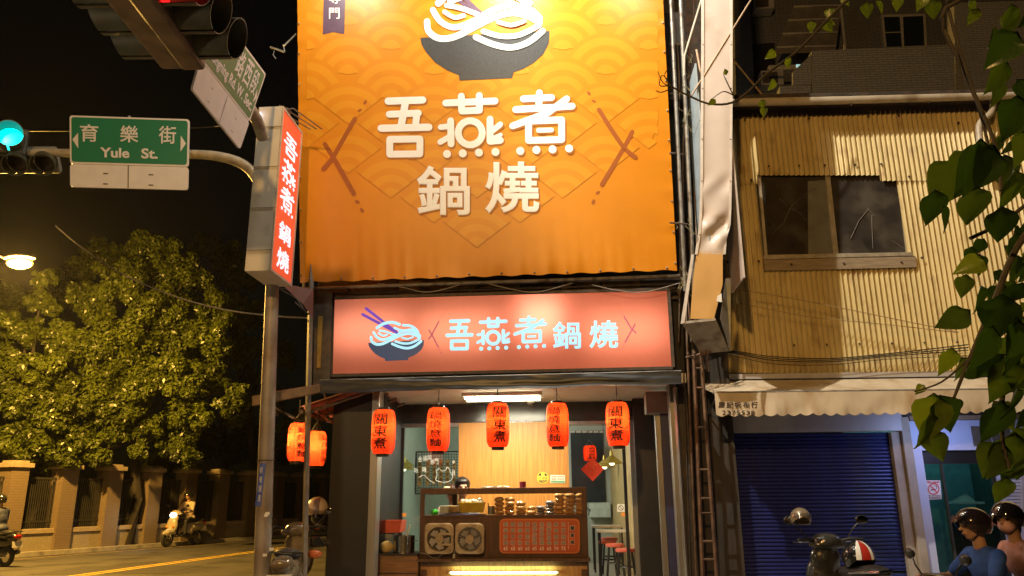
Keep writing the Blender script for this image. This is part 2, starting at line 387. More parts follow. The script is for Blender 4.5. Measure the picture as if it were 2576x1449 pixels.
# room behind
DB = 15.6
rl, rr_ = A.at(*z5(200, 800), DB).x, A.at(*z5(1990, 800), DB).x
rr2 = A.at(*z5(2135, 800), DH+.2).x
sb('back_wall', (xL0+.2, DB, FL), (rr_+.4, DB+.1, zc_), greenwall)
m = MB(); m.add([(rr_, DB-.002, FL), (rr2+.02, DH+.12, FL), (rr2+.02, DH+.12, zc_-.004), (rr_, DB-.002, zc_-.004)], [(0, 1, 2, 3)])
m.build('textured_side_wall', M('gold_wallpaper', (.50, .38, .17), .5, var=.3, scale=9, stretch=(5, 5, 1), bump=.4, bscale=40), shop)
sb('left_room_wall', (xL0+.1, DH+.15, FL), (xL0+.2, DB, zc_-.002), greenwall)
sb('outer_side_wall', (xL0, D0+.26, .12), (xL0+.095, 16.4, zc_-.001), blk)
sb('room_ceiling', (xL0+.21, DH+.13, zc_-.03), (rr_+.4, DB, zc_-.006), white)
# dark glass panel with pale sill on the back wall (right opening)
Dw = DB-.03
q = [A.at(*z5(*p), Dw) for p in ((1690, 372), (1950, 372), (1955, 900), (1700, 900))]
MB().bb(q[0], (q[2].x, Dw+.025, q[2].z)).build('dark_window_panel', M('dark_glass', (.035, .045, .05), .15, var=.3, scale=2), shop)
for i in range(6):
    a = A.at(*z5(1690+i*43, 372), Dw-.02); b = A.at(*z5(1690+i*43+36, 384), Dw-.02)
    MB().bb(a, (b.x, Dw-.003, b.z)).build('curtain_clip', white, shop)
q = [A.at(*z5(*p), Dw-.3) for p in ((1830, 905), (1990, 1012))]
MB().bb(q[0], (q[1].x, Dw-.02, q[1].z)).build('window_ledge', M('pale_teal', (.5, .62, .58), .5), shop)
# sliding glass left
m = MB(); m.bb(A.at(*z5(452, 340), DH+.06), A.at(*z5(856, 1260), DH+.066)); m.build('glass_pane', Mglass('door_glass', (.88, .95, .92), .10), shop)
# white drawing on the glass
gp = lambda u, v, o: A.at(u, v, DH+.052-o)
m = MB()
for b_, x, y, w in (('金', 558, 560, 36), ('鍋', 596, 556, 30), ('燒', 628, 548, 32), ('專', 650, 582, 28), ('門', 682, 576, 26), ('啾', 530, 645, 30), ('啾', 590, 640, 30)):
    put(m, b_, boxmap(gp, x, y, x+w, y+40, z5), 0, 2)
for c_ in (curve([(692,660),(700,700),(690,735),(740,752),(790,745),(815,715),(800,680),(790,655),(775,640),(765,662),(735,668),(712,648),(700,668)]),
           [(822,592),(816,600),(822,612),(830,600),(822,592)], curve([(560,720),(600,700),(640,735),(680,760)]), [(815,660),(818,700)], [(826,660),(828,700)]):
    stroke(m, c_, 3, gp, z5, seg=6)
m.build('chalk_drawing', M('white_marker', (.85, .88, .85), .8), shop)
# ---- grid board with wooden menu tags
gb = thing('grid_board', 'black wire grid board hung with wooden menu tags behind the glass', 'board', A.at(*z5(700, 835), 14.6), A)
m = MB(); g0, g1 = A.at(*z5(545, 528), 14.6), A.at(*z5(905, 835), 14.6)
for a, b in (((g0.x, g0.z), (g1.x, g0.z)), ((g1.x, g0.z), (g1.x, g1.z)), ((g1.x, g1.z), (g0.x, g1.z)), ((g0.x, g1.z), (g0.x, g0.z))):
    m.tube([(a[0], 14.6, a[1]), (b[0], 14.6, b[1])], .012, 6)
m.build('frame', blk, gb); m = MB()
for i in range(1, 18): x = g0.x+(g1.x-g0.x)*i/18; m.tube([(x, 14.6, g0.z), (x, 14.6, g1.z)], .0035, 4)
for i in range(1, 15): z = g0.z+(g1.z-g0.z)*i/15; m.tube([(g0.x, 14.6, z), (g1.x, 14.6, z)], .0035, 4)
m.build('wire_mesh', blk, gb)
tagm = M('wooden_tag', (.46, .24, .08), .6, var=.2)
for i, X in enumerate((570, 630, 680, 727, 777, 826)):
    a = A.at(*z5(X-12, 585+5*(i % 2)), 14.57); b = A.at(*z5(X+12, 782-(i % 3)*6), 14.57)
    t = MB().bb(a, (b.x, 14.585, b.z)).build('menu_tag', tagm, gb)
    m = MB(); pf = lambda u, v, o: A.at(u, v, 14.566-o)
    for k, ch in enumerate('鍋燒意麵'): put(m, ch, boxmap(pf, X-9, 605+k*38, X+9, 632+k*38, z5), 0, 1)
    m.build('tag_lettering', M('black_ink', (.02, .015, .01), .7), t)
# ---- things in the porch and room
def tube_light(name, label, p, q, r=.016, es=14, col=(1, .93, .62), fr=A):
    c = (Vector(p)+Vector(q))/2; t = thing(name, label, 'light', c, fr)
    L_ = (Vector(q)-Vector(p)).length
    MB().bb((p.x-.04, p.y-.035, p.z+.022), (q.x+.04, p.y+.035, p.z+.07)).build('housing', white, t, bevel=.005)
    MB().tube([p, q], r, 12).build('tube', M(name+'_glow', (.9, .9, .8), .4, emit=col, es=es), t)
    return t
tp = A.atz(*z5(905, 128), zc_-.07); tq = A.atz(*z5(1462, 122), zc_-.07); tq.y = tp.y
t_ = tube_light('ceiling_tube_light', 'fluorescent tube fitting glowing under the porch ceiling, front one', tp, tq, es=22)
tp2 = tp+Vector((0, .28, 0)); tq2 = tq+Vector((0, .28, 0))
tube_light('ceiling_tube_light', 'fluorescent tube fitting on the porch ceiling, right behind the front one', tp2, tq2, es=22)
lamp('porch_tube_light', 'AREA', A.m@Vector(((tp.x+tq.x)/2, tp.y+.1, zc_-.11)), 125, (1, .90, .66), 1.1, aim=A.m@Vector(((tp.x+tq.x)/2, tp.y+.1, 0)), sy=.2)
lamp('room_fill', 'POINT', A.m@Vector((-.9, 13.6, zc_-.4)), 75, (.98, 1, .86), .3)  # unseen light added to brighten the dining room's back wall
lamp('room_fill_right', 'POINT', A.m@Vector((1.7, 14.2, zc_-.4)), 60, (1, .88, .6), .3)  # second unseen light, added to brighten the right part of the room
t = thing('dome_camera', 'small round security camera under the porch ceiling right of the tube light', 'camera', A.at(*z5(1397, 160), 11.2), A)
c = A.atz(*z5(1397, 165), zc_-.07)
MB().lathe([(.0, .068), (.05, .068), (.055, .02), (.05, 0), (0, 0)], c, 16).build('mount', white, t, smooth=True)
MB().ell(c-Vector((0, 0, .01)), .045).build('dome', M('smoked_dome', (.1, .09, .08), .1), t, smooth=True)
# pendants
def pendant(u, v, d, lab, lit):
    p = A.at(u, v, d); t = thing('pendant_lamp', lab, 'lamp', p, A, 'pendant lamps in the dining room')
    MB().lathe([(.02, .2), (.03, .12), (.07, .09), (.19, 0), (.185, -.004), (.065, .08), (.0, .1)], p, 24).build('lamp_shade', M('brass_shade', (.45, .36, .06), .3, metal=.4), t, smooth=True)
    MB().tube([p+Vector((0, 0, .2)), (p.x, p.y, zc_-.04)], .006, 5).build('cord', blk, t)
    MB().ell(p+Vector((0, 0, .01)), .045, n=10, k=6).build('bulb', M('warm_bulb', (1, .9, .6), .4, emit=(1, .85, .5), es=lit), t)
pendant(*z5(448, 628), 13.6, 'yellow dished pendant lamp in the left doorway, the upper one', 4)
pendant(*z5(452, 656), 12.9, 'yellow dished pendant lamp in the left doorway, the lower one', 4)
pendant(*z5(1998, 612), 12.9, 'lit pendant lamp right of the red diamond paper, the upper one', 30)
pendant(*z5(1945, 640), 13.8, 'lit pendant lamp beside the red diamond paper, the lower one', 30)
# diamond paper
pf = lambda u, v, o: A.at(u, v, 12.6-o)
m = MB(); m.hexa([A.at(*z5(*p), 12.6) for p in ((1855, 570), (1940, 655), (1857, 745), (1768, 656))], (0, .006, 0))
dp = m.build('spring_festival_paper', M('red_paper', (.75, .05, .02), .5, emit=(1, .08, .02), es=.12), fr=A, label='red diamond shaped lucky paper with gold characters hanging in the right doorway', cat='paper decoration')  # paper given a faint glow of its own, brightness put into the material
m = MB(); put(m, '八', boxmap(pf, 1825, 600, 1885, 628, z5)); put(m, '方', boxmap(pf, 1838, 625, 1872, 652, z5)); put(m, '進', boxmap(pf, 1820, 660, 1853, 700, z5)); put(m, '財', boxmap(pf, 1858, 660, 1890, 700, z5))
m.build('lettering', M('gold_print', (.85, .5, .1), .4), dp)
# stickers on the oak panel
pf = lambda u, v, o: A.at(u, v, DH+.012-o)
def disc(mb, cx, cy, r, conv, pf, off, n=28, ry=None):
    mb.add([pf(*conv(cx+r*math.cos(2*math.pi*k/n), cy+(ry or r)*math.sin(2*math.pi*k/n)), off) for k in range(n)], [tuple(range(n))[::-1]])
yel = M('yellow_print', (.75, .55, .05), .5); inkb = M('black_print', (.02, .02, .02), .6); whp = M('white_print', (.8, .8, .76), .6)
m = MB(); disc(m, 1486, 720, 44, z5, pf, 0)
st = m.build('round_sticker', yel, fr=A, label='round yellow and black sticker on the oak panel', cat='sticker')
m = MB(); disc(m, 1486, 720, 39, z5, pf, .001); m.build('sticker_field', inkb, st)
m = MB(); flatpoly(m, [(1450,705),(1474,705),(1474,684),(1498,684),(1498,705),(1522,705),(1522,738),(1450,738)], pf, z5, .002); m.build('sticker_cross', yel, st)
m = MB(); put(m, '台灣豬', boxmap(lambda u, v, o: pf(u, v, .003), 1454, 709, 1518, 735, z5)); m.build('lettering', inkb, st)
m = MB(); put(m, '台灣豬', boxmap(lambda u, v, o: pf(u, v, .003), 1464, 745, 1508, 757, z5)); m.build('lower_lettering', yel, st)
m = MB(); flatpoly(m, [(1542,698),(1651,700),(1651,760),(1542,758)], pf, z5, 0)
st = m.build('notice_card', M('card_pale', (.72, .68, .58), .5), fr=A, label='small white and green notice card on the oak panel right of round sticker', cat='card')
m = MB(); flatpoly(m, [(1546,742),(1648,743),(1648,757),(1546,755)], pf, z5, .001); m.build('green_band', M('green_band', (.1, .3, .12), .5), st)
m = MB()
for i in range(3): flatpoly(m, [(1550,706+i*12),(1586,706+i*12),(1586,714+i*12),(1550,714+i*12)], pf, z5, .001); flatpoly(m, [(1592,706+i*12),(1644,706+i*12),(1644,713+i*12),(1592,713+i*12)], pf, z5, .001)
m.build('print', M('faded_red_print', (.6, .25, .18), .6), st)
# no smoking sticker inside right
m = MB(); pf2 = lambda u, v, o: A.at(u, v, 12.2-o)
flatpoly(m, [(2038,915),(2094,915),(2094,972),(2038,972)], pf2, z5)
st = m.build('no_smoking_sticker', whp, fr=A, label='small square no smoking sticker in the right doorway', cat='sticker')
m = MB(); stroke(m, [(2066+18*math.cos(q*.6283/1), 943+18*math.sin(q*.6283)) for q in range(10)], 4, lambda u, v, o: pf2(u, v, o+.001), z5, closed=True); stroke(m, [(2054,931),(2078,955)], 4, lambda u, v, o: pf2(u, v, o+.001), z5); m.build('print', inkb, st)
m = MB(); flatpoly(m, [(2068,978),(2098,978),(2098,1006),(2068,1006)], pf2, z5); m.build('orange_sticker', M('orange_sticker', (.8, .3, .05), .5), fr=A, label='tiny orange sticker under the no smoking sticker', cat='sticker')
pf3 = lambda u, v, o: A.at(u, v, DH-.0-o)
m = MB(); flatpoly(m, [(443,980),(470,980),(470,1009),(443,1009)], lambda u, v, o: A.at(u, v, DH-.035), z5); m.build('orange_sticker', M('orange_sticker'), fr=A, label='tiny orange sticker by the black post in the left doorway', cat='sticker')
# ================================================================== BANNER
rust = M('rusty_steel', (.16, .12, .09), .6, metal=.3, var=.4, scale=15, dirt=(.2, .08, .03), dirt_s=8)
galv = M('galvanised_tube', (.30, .29, .27), .45, metal=.5, var=.25, scale=10, dirt=(.13, .1, .08), dirt_s=7)
bBL, bBR = A.at(755, 712, 9.6), A.at(1703, 681, 9.6)
bTL0, bTR0 = A.at(748, 0, 9.12), A.at(1668, 0, 9.12)
bTL = bBL+(bTL0-bBL)*1.3
bn = (bBR-bBL).cross(bTL-bBL).normalized()
bTR0 = A.plane(1668, 0, bBL, bn); bTR = bBR+(bTR0-bBR)*1.3
if bn.y > 0: bn = -bn
def bwav(s, t):
    e = min(s, 1-s)*4.7; e2 = t*6
    w = noise.noise(Vector((s*9, t*7, 0)))*(.0008+.02*math.exp(-e2*5))+.016*math.exp(-max(e, 0)*9)*noise.noise(Vector((s*3, t*34, 4)))+.02*math.exp(-e2*4)*noise.noise(Vector((s*40, 0, 2)))
    return min(w, .008)
def bp(u, v, o=0):
    p = A.plane(u, v, bBL, bn); ax = bBR-bBL; ay = bTL-bBL
    return p+bn*(.0022+o)
ban = thing('shop_banner', 'huge orange banner with white noodle bowl logo and characters', 'banner', (bBL+bBR)/2, A)
def bsurf(s, t):
    p = (bBL*(1-s)+bBR*s)*(1-t)+(bTL*(1-s)+bTR*s)*t
    e2 = t*6; w = bwav(s, t)
    if e2 < .2: p.z += .018*math.sin(s*math.pi*14)**2*(1-e2/.2)
    return p+bn*w
orange = M('orange_banner_vinyl', (.66, .235, .006), .33, var=.04, scale=3, bump=.12, bscale=260, spec=.5)
m = MB(); m.grid(120, 90, bsurf); m.build('vinyl_sheet', orange, ban, smooth=True)
# wave pattern print: overlapping fans of rings
pat = M('light_orange_print', (.695, .28, .011), .33, var=.04, scale=3, bump=.12, bscale=260); orb = M('orange_print', (.66, .235, .006), .33, var=.04, scale=3, bump=.12, bscale=260)
mp_, mo_ = MB(), MB(); lay = 0
def ring(mb, cx, cy, r0, r1, a0, a1, off, n=18):
    vs = []
    for k in range(n+1):
        q = a0+(a1-a0)*k/n
        for r in (r0, r1): vs.append(bp(max(772, min(1655, cx+r*math.cos(q))), cy-r*.98*math.sin(q), off))
    mb.add(vs, [(2*k, 2*k+1, 2*k+3, 2*k+2) for k in range(n)])
rows = []
for k in range(12):
    cy = 160-62*3+62*k-0+0
    cy = 622-62*(11-k)
    kk = 11-k
    n_ = kk+1 if kk < 5 else (5 if kk % 2 == 0 else 4)
    for i in range(n_): rows.append((1200+(i-(n_-1)/2)*216, cy, kk))
for cx, cy, kk in rows:
    lay += 1; o = .00006*lay
    a0, a1 = (R(38), R(142)) if kk <= 5 else (R(12), R(168))
    ring(mo_, cx, cy, 0.5, 108, a0, a1, o)
    for r0, r1 in ((2, 26), (42, 60), (76, 96)): ring(mp_, cx, cy, r0, r1, a0, a1, o+.00003)
mo_.build('pattern_ground', orb, ban); mp_.build('wave_pattern', pat, ban)
OFF = .00006*len(rows)+.0004
def bq(extra): return lambda u, v, o: bp(u, v, OFF+extra+o)
brown_ink = M('brown_print', (.34, .085, .012), .4, var=.05); wprint = M('white_vinyl_print', (.90, .93, .92), .35, var=.03)  # brown bracket marks in their own ink colour
for pts, w in BRACK+BRACKR: stroke(MB(), curve(pts, 4) if len(pts) > 2 else pts, w, bq(0), z3).build('bracket_print', brown_ink, ban)
m = MB(); sh = lambda X, Y_: z3(X+5, Y_+7)
big_chars(m, bq(0), sh, 4)
for b_, x0, y0, x1, y1 in (('鍋', 682, 822, 945, 1068), ('燒', 1020, 802, 1290, 1058)): put(m, b_, boxmap(bq(0), x0+6, y0+8, x1+6, y1+8, z3), .028, 5)
m.build('letter_shadow', M('letter_shadow_print', (.38, .12, .01), .4), ban)
m = MB(); big_chars(m, bq(.003), z3)
for b_, x0, y0, x1, y1 in (('鍋', 682, 822, 945, 1068), ('燒', 1020, 802, 1290, 1058)): put(m, b_, boxmap(bq(.003), x0, y0, x1, y1, z3), .02, 5)
m.build('lettering', wprint, ban)
m = MB(); flatpoly(m, BOWL, bq(.002), z3); m.build('bowl_print', M('slate_print', (.052, .060, .068), .33, var=.25, scale=60), ban)
m = MB()
for pts, w in NOODLES: stroke(m, curve(pts, 5), w, bq(.004), z3, seg=12)
for pts, w in (([(850,8),(930,-20),(1040,-30),(1150,-25),(1240,20)],34), ([(790,20),(860,-40),(980,-75),(1100,-70),(1220,-30)],34)): stroke(m, curve(pts, 5), w, bq(.004), z3, seg=12)
m.build('noodle_print', wprint, ban)
m = MB(); stroke(m, [(1010,78),(860,-60)], 20, bq(.008), z3); stroke(m, [(980,68),(800,-60)], 18, bq(.008), z3); m.build('chopstick_print', M('purple_print', (.10, .05, .10), .4), ban)
m = MB(); flatpoly(m, [(222,-90),(330,-90),(322,170),(268,160),(216,172)], bq(.001), z3); m.build('purple_ribbon', M('purple_print'), ban)
m = MB(); put(m, '專', boxmap(bq(.003), 247, -48, 305, 20, z3), .01); put(m, '門', boxmap(bq(.003), 247, 40, 300, 95, z3), .01); m.build('ribbon_lettering', wprint, ban)
m = MB()
for i in range(12):
    p = bsurf((i+.3)/11.6, .006)+bn*.01; m.ell(p, .014, n=8, k=5)
for i in range(12):
    for s in (.004, .996): m.ell(bsurf(s, .02+i*.085)+bn*.012, .013, n=8, k=5)
m.build('grommet', galv, ban)['kind'] = 'stuff'
fr_ = thing('banner_frame', 'rusty tube frame the orange banner is lashed to', 'frame', (bBL+bBR)/2+Vector((0, .1, 0)), A)
off = Vector((0, .09, 0))
for a, b, r in ((bBL+Vector((-.02, .1, -.05)), bBR+Vector((.05, .1, -.04)), .022), (bTL+off, bBL+off+Vector((.03, 0, -.1)), .02), (bTR+off+Vector((.12, 0, 0)), bBR+off+Vector((.1, 0, -.25)), .025), (bTR+off*2+Vector((.27, 0, 0)), bBR+off*2+Vector((.22, 0, -.5)), .028),
                (A.at(742, 726, 9.75), A.at(1715, 700, 9.75), .018)):
    MB().tube([a, b], r, 8).build('tube', galv, fr_, smooth=True)
for i in range(5):
    x = .12+i*.2; p = bBL*(1-x)+bBR*x+Vector((0, .1, -.05)); MB().tube([p, p+Vector((.0, .38, .0))], .014, 6).build('brace', rust, fr_)
for vv in (110, 235, 385, 560): MB().tube([A.at(1685, vv, 9.4), A.at(1728, vv+4, 9.6)], .012, 6).build('tie_rod', rust, fr_)
# arm with flood lamp above the banner (out of frame, lights the banner)
fc = bp(1275, -150, .55)
fl_ = thing('flood_lamp', 'white flood lamp on an arm above the banner', 'lamp', fc, A)
MB().box(fc+Vector((0, -.02, .06)), (.3, .16, .05)).build('housing', blk, fl_); MB().tube([fc+Vector((0, 0, .08)), fc-bn*.5+Vector((0, .1, .25))], .015, 6).build('arm', galv, fl_)
for du, e, dz in ((-430, 62, 0), (0, 120, 0), (330, 34, 0)):
    q = bp(1275+du, -170, 1.25); lamp('banner_flood', 'AREA', A.m@q, e, (1, .93, .78), .3, aim=A.m@bp(1260+du*.8, 330), sy=.12)
# yellow boards and dark truss seen between the banner and the light box
for i in range(9):
    a = A.at(800+i*102, 706, 9.98); b = A.at(800+i*102+99, 752, 9.98)
    MB().bb(a, (b.x, 10.02, b.z)).build('fascia_board', M('yellow_board', (.30, .19, .03), .6, var=.3, dirt=(.05, .04, .03), dirt_s=4) if i in (2, 3, 4, 6, 7) else dark, shop)
for vv, r in ((728, .02), (741, .03)): MB().tube([A.at(790, vv+12, 9.85), A.at(1700, vv-14, 9.85)], r, 6).build('truss_beam', dark, shop)
for i in range(8): MB().tube([A.at(830+i*118, 722, 9.86), A.at(826+i*118, 762, 9.86)], .016, 6).build('truss_post', dark, shop)
for i in range(3):
    s = 950+i*270; m = MB(); m.tube([A.at(*p, 9.7) for p in curve([(s, 715+random.uniform(-6, 6)), (s+60, 722+i*4), (s+130, 735), (s+220, 712)])], .007, 5)
    m.build('cable', M('grey_cable', (.3, .28, .25), .6), fr=A, label=('thin grey cable looped under the banner edge, left part', 'thin grey cable looped under the banner edge, middle part', 'thin grey cable looped under the banner edge, right part')[i], cat='cable')
# ================================================================== LIGHT BOX SIGN
sq = [A.at(*z4(*p), 9.75) for p in ((330, 197), (2312, 143), (2340, 595), (318, 640))]
lb = thing('light_box_sign', 'long backlit salmon sign above the shop with bowl logo and pale blue characters', 'sign', (sq[2]+sq[3])/2, A)
m = MB(); m.add(sq, [(0, 3, 2, 1)]); m.build('face', Mtrans('salmon_acrylic', (.72, .25, .155), .75, rough=.4), lb)
m = MB(); back = [p+Vector((0, .3, 0)) for p in sq]
m.add(sq+back, [(4, 5, 6, 7), (0, 1, 5, 4), (1, 2, 6, 5), (2, 3, 7, 6), (3, 0, 4, 7)]); m.build('casing', M('white_inside', (.7, .7, .68), .6), lb)
m = MB()
def bar(mb, a, b, w, d, y): # flat bar along a frame edge
    a, b = Vector(a), Vector(b); t = (b-a).normalized(); n = Vector((0, -1, 0)).cross(t)*w
    mb.hexa([a+n+Vector((0, y, 0)), b+n+Vector((0, y, 0)), b+Vector((0, y, 0)), a+Vector((0, y, 0))], (0, d, 0))
for a, b in ((sq[0], sq[1]), (sq[1], sq[2]), (sq[2], sq[3]), (sq[3], sq[0])):
    f = MB(); t = (b-a).normalized(); n = Vector((t.z, 0, -t.x)); c = (sq[0]+sq[2])/2
    if n.dot(a-c) < 0: n = -n
    f.hexa([a-t*.012+n*.04, b+t*.012+n*.04, b+t*.012+n*.002, a-t*.012+n*.002], (0, .32, 0)); f.v = [(x, y-.015, z) for x, y, z in f.v]
    f.build('frame', dark, lb)
lp = lambda u, v, o: A.at(u, v, 9.747-o)
def l4(X, Y_): return z4(990+(X-487)*(610/983), 290+(Y_-445)*(212/340))
cy_ = M('pale_blue_acrylic', (.3, .6, .75), .4, emit=(.33, .78, 1.0), es=.85)
m = MB(); big_chars(m, lp, l4)
put(m, '鍋', boxmap(lp, 1630, 327, 1800, 490, z4), .02, 4); put(m, '燒', boxmap(lp, 1850, 320, 2022, 488, z4), .02, 4); m.build('lettering', cy_, lb)
def lb2(X, Y_): return z4(530+(X-700)*(333/640), 455+(Y_-188)*(333/640)*.98)
m = MB(); flatpoly(m, BOWL, lp, lb2, .0005); m.build('bowl_print', M('navy_acrylic', (.012, .035, .075), .4, emit=(.008, .035, .09), es=.9), lb)
m = MB()
for pts, w in NOODLES[:7]: stroke(m, curve(pts, 4), w, lambda u, v, o: lp(u, v, o+.002), lambda X, Y_: lb2(X, Y_+12), seg=8)
for pts, w in (([(800,0),(880,-50),(980,-65),(1060,-40)],34), ([(1000,0),(1090,30),(1180,20),(1240,22)],26), ([(1100,-30),(1180,-25),(1240,10),(1270,50)],30)): stroke(m, curve(pts, 4), w, lambda u, v, o: lp(u, v, o+.002), lambda X, Y_: lb2(X, Y_+12), seg=8)
m.build('noodle_print', cy_, lb)
m = MB(); stroke(m, [(518,250),(700,392)], 17, lambda u, v, o: lp(u, v, o+.008), z4); stroke(m, [(497,285),(690,388)], 17, lambda u, v, o: lp(u, v, o+.008), z4); m.build('chopstick_print', M('violet_acrylic', (.10, .045, .42), .4, emit=(.10, .04, .42), es=.8), lb)
m = MB(); conv = lambda X, Y_: z4(885+(X-205)*.39, 290+(Y_-500)*.415)
for pts, w in BRACK: stroke(m, pts, w, lp, conv)
conv = lambda X, Y_: z4(2035+(X-1530)*.39, 262+(Y_-460)*.415)
for pts, w in BRACKR: stroke(m, pts, w, lp, conv)
m.build('bracket_print', M('mauve_acrylic', (.3, .08, .14), .4, emit=(.35, .07, .12), es=.7), lb)
for k, (X, e, c) in enumerate(((560, 4.2, (1, .92, .85)), (1080, 4.6, (1, .9, .8)), (1560, 6.0, (1, .8, .75)), (2050, 4.6, (1, .85, .75)))):
    p = A.at(*z4(X, 400 if k != 2 else 330), 9.99); lamp('sign_tube', 'AREA', A.m@p, e, c, 1.0 if k != 2 else .5, aim=A.m@(p-Vector((0, 1, 0))), sy=.45)
# cables under the light box, black valance
va = thing('black_valance', 'black vinyl valance hanging crumpled below the light box', 'awning', A.at(1260, 990, 9.5), A)
v0, v1, v2, v3 = [A.at(*z4(*p), 9.5) for p in ((238, 678), (2398, 622), (2398, 702), (238, 760))]
def vs_(s, t):
    p = (v0*(1-s)+v1*s)*(1-t)+(v3*(1-s)+v2*s)*t
    p.y += .028*noise.noise(Vector((s*4-t*1.5, t*1.9, 1)))+.005*noise.noise(Vector((s*22, t*3, 3)))-.05*t; p.z += .012*noise.noise(Vector((s*7, 9, 0)))*t*2
    return p
m = MB(); m.grid(140, 12, vs_)
m.build('cloth', M('black_vinyl', (.018, .018, .018), .38, var=.2), va, smooth=True)
m = MB(); m.grid(60, 2, lambda s, t: (lambda p: Vector((p.x, p.y+t*.45, p.z+.012*noise.noise(Vector((s*12, t, 0)))+t*.02)))(v0*(1-s)+v1*s)); m.build('top_sheet', M('black_vinyl'), va, smooth=True)
MB().tube([v0+Vector((0, .02, .0)), v1+Vector((0, .02, .0))], .012, 6).build('rail', galv, va)
# ================================================================== LANTERNS
redp = Mtrans('red_lantern_paper', (.95, .085, .018), .8, var=.05, rough=.45); inkc = M('lantern_ink', (.02, .008, .006), .6)
seamm = Mtrans('lantern_seam', (.5, .03, .01), .5)
def lantern(cx, y0, y1, w, d, words, rot, lab, conv=z5, e=7, tilt=0):
    top, bot = A.at(*conv(cx, y0), d), A.at(*conv(cx, y1), d); rad = (A.at(*conv(cx+w/2, y0), d)-A.at(*conv(cx-w/2, y0), d)).x/2
    H = top.z-bot.z; t = thing('paper_lantern', lab, 'lantern', (top.x, d, bot.z), A, 'red paper lanterns hung at the shop')
    c = Vector((top.x, d, bot.z))
    def rr(k):
        e_ = abs(2*k-1); return rad*(1-e_**5*.42)
    prof = []
    N = 26
    for i in range(N*3+1):
        k = .05+.9*i/(N*3); prof.append((rr(k)-(.0045 if i % 3 == 0 else 0), H*k))
    MB().lathe(prof, c, 32).build('lamp_shade', redp, t, smooth=False)
    for k0, k1, r in ((-.01, .052, .55), (.948, 1.0, .5)): MB().lathe([(0, H*k0), (rad*r, H*k0), (rad*r, H*k1), (0, H*k1)], c, 20).build('cap', blk, t)
    m = MB()
    for k in range(6):
        q = rot+k*math.pi/3+.35; pts = [c+Vector(((rr(z)+.0015)*math.sin(q), -(rr(z)+.0015)*math.cos(q), H*z)) for z in [.06+.88*i/12 for i in range(13)]]; m.tube(pts, .0028, 4)
    m.build('seam', seamm, t)['kind'] = 'stuff'
    m = MB(); n = len(words); hh = .74/n
    for i, ch in enumerate(words):
        zc2 = .86-hh*i
        def f(s, tt, zc2=zc2):
            z = zc2-hh*.92*(1-tt); ang = rot+(s-.5)*(1.15 if n == 3 else 1.1)+.06*(tt-.5)
            r = rr(z)+.012; return c+Vector((r*math.sin(ang), -r*math.cos(ang), H*z))
        put(m, ch, f, .018 if n == 3 else .014, 3)
    m.build('lettering', inkc, t)
    MB().tube([c+Vector((0, 0, H)), c+Vector((0, .0, H+.28))], .006, 5).build('cord', blk, t)
    m = MB()
    for s in (-1, 1): m.tube([c+Vector((s*rad*.5, 0, H*.97)), c+Vector((0, 0, H+.11))], .002, 4)
    m.build('hanger', galv, t)
    lamp('lantern_light', 'POINT', A.m@(c+Vector((0.02*math.sin(rot*5), 0, H*.6))), e, (1, .62, .3), .03); return t
g3, g4 = '關東煮', '鍋燒意麵'
lantern(308, 200, 560, 172, 9.92, g3, -.05, 'red paper lantern with black characters hanging by the left steel trim, leftmost of front row')
lantern(712, 185, 540, 170, 9.95, g4, -.12, 'red paper lantern with four characters, second of the front row, above the fan')
lantern(1150, 150, 510, 166, 9.85, g3, .28, 'red paper lantern in the middle of the front row, directly below the tube light')
lantern(1590, 150, 505, 166, 9.95, g4, -.30, 'red paper lantern with four characters, fourth of front row, beside the dome camera')
lantern(2035, 145, 500, 176, 9.9, g3, -.22, 'red paper lantern at the right end of the front row above the stools')
lantern(430, 300, 612, 148, 9.9, g4, .75, 'red paper lantern behind the thin grey post under the red side roof, nearer one', z8, e=13)
lantern(562, 362, 645, 150, 10.7, g4, 1.3, 'red paper lantern partly hidden by its neighbour and the thin grey post', z8, e=13)
lamp('x', 'POINT', (0, 0, -5), 0, (1, 1, 1)) if False else None
# dim lantern added inside the room, standing in for a reflection on the window
lantern(1832, 475, 600, 95, 15.1, g4, .3, 'dim red lantern standing in for a reflection on the dark back window', e=1.2)
# ================================================================== COUNTER
DC = 10.45
def cp(X, Y_, d=DC): return A.at(*zc(X, Y_), d)
ct = thing('food_counter', 'dark wood serving counter with glass case, menu and glowing tube', 'counter', (cp(1250, 700).x, DC, FL), A)
cl, cr = cp(45, 700).x, cp(2480, 700).x
zt, zb1, zb2, zl1, zl2 = cp(1250, 150).z, cp(1250, 235).z, cp(1250, 545).z, cp(1250, 1165).z, cp(1250, 1215).z
def cb(n, a, b, m_, bev=.004): return MB().bb(a, b).build(n, m_, ct, bevel=bev)
cb('top_rail', (cl, DC, zb1), (cr, DC+.09, zt), wood_d); cb('top_rail', (cl, DC+.55, zb1), (cr, DC+.62, zt), wood_d)
cb('end_rail', (cl, DC+.092, zb1+.01), (cl+.05, DC+.548, zt-.005), wood_d); cb('end_rail', (cr-.05, DC+.092, zb1+.01), (cr, DC+.548, zt-.005), wood_d)
cb('post', (cl, DC+.003, zb2), (cl+.055, DC+.06, zb1-.001), wood_d); cb('post', (cr-.06, DC+.003, zb2), (cr, DC+.06, zb1-.001), wood_d)
cb('shelf', (cl, DC+.02, zb2-.03), (cr, DC+.62, zb2-.001), wood_d)
cb('front_panel', (cl, DC+.01, zl1), (cr, DC+.06, zb2-.031), wood_d); cb('end_panel', (cl, DC+.062, FL), (cl+.04, DC+.62, zb2-.032), wood_d); cb('end_panel', (cr-.04, DC+.062, FL), (cr, DC+.62, zb2-.032), wood_d)
cb('ledge', (cl-.03, DC-.1, zl2), (cr+.02, DC+.06, zl1-.001), wood_d, .008)
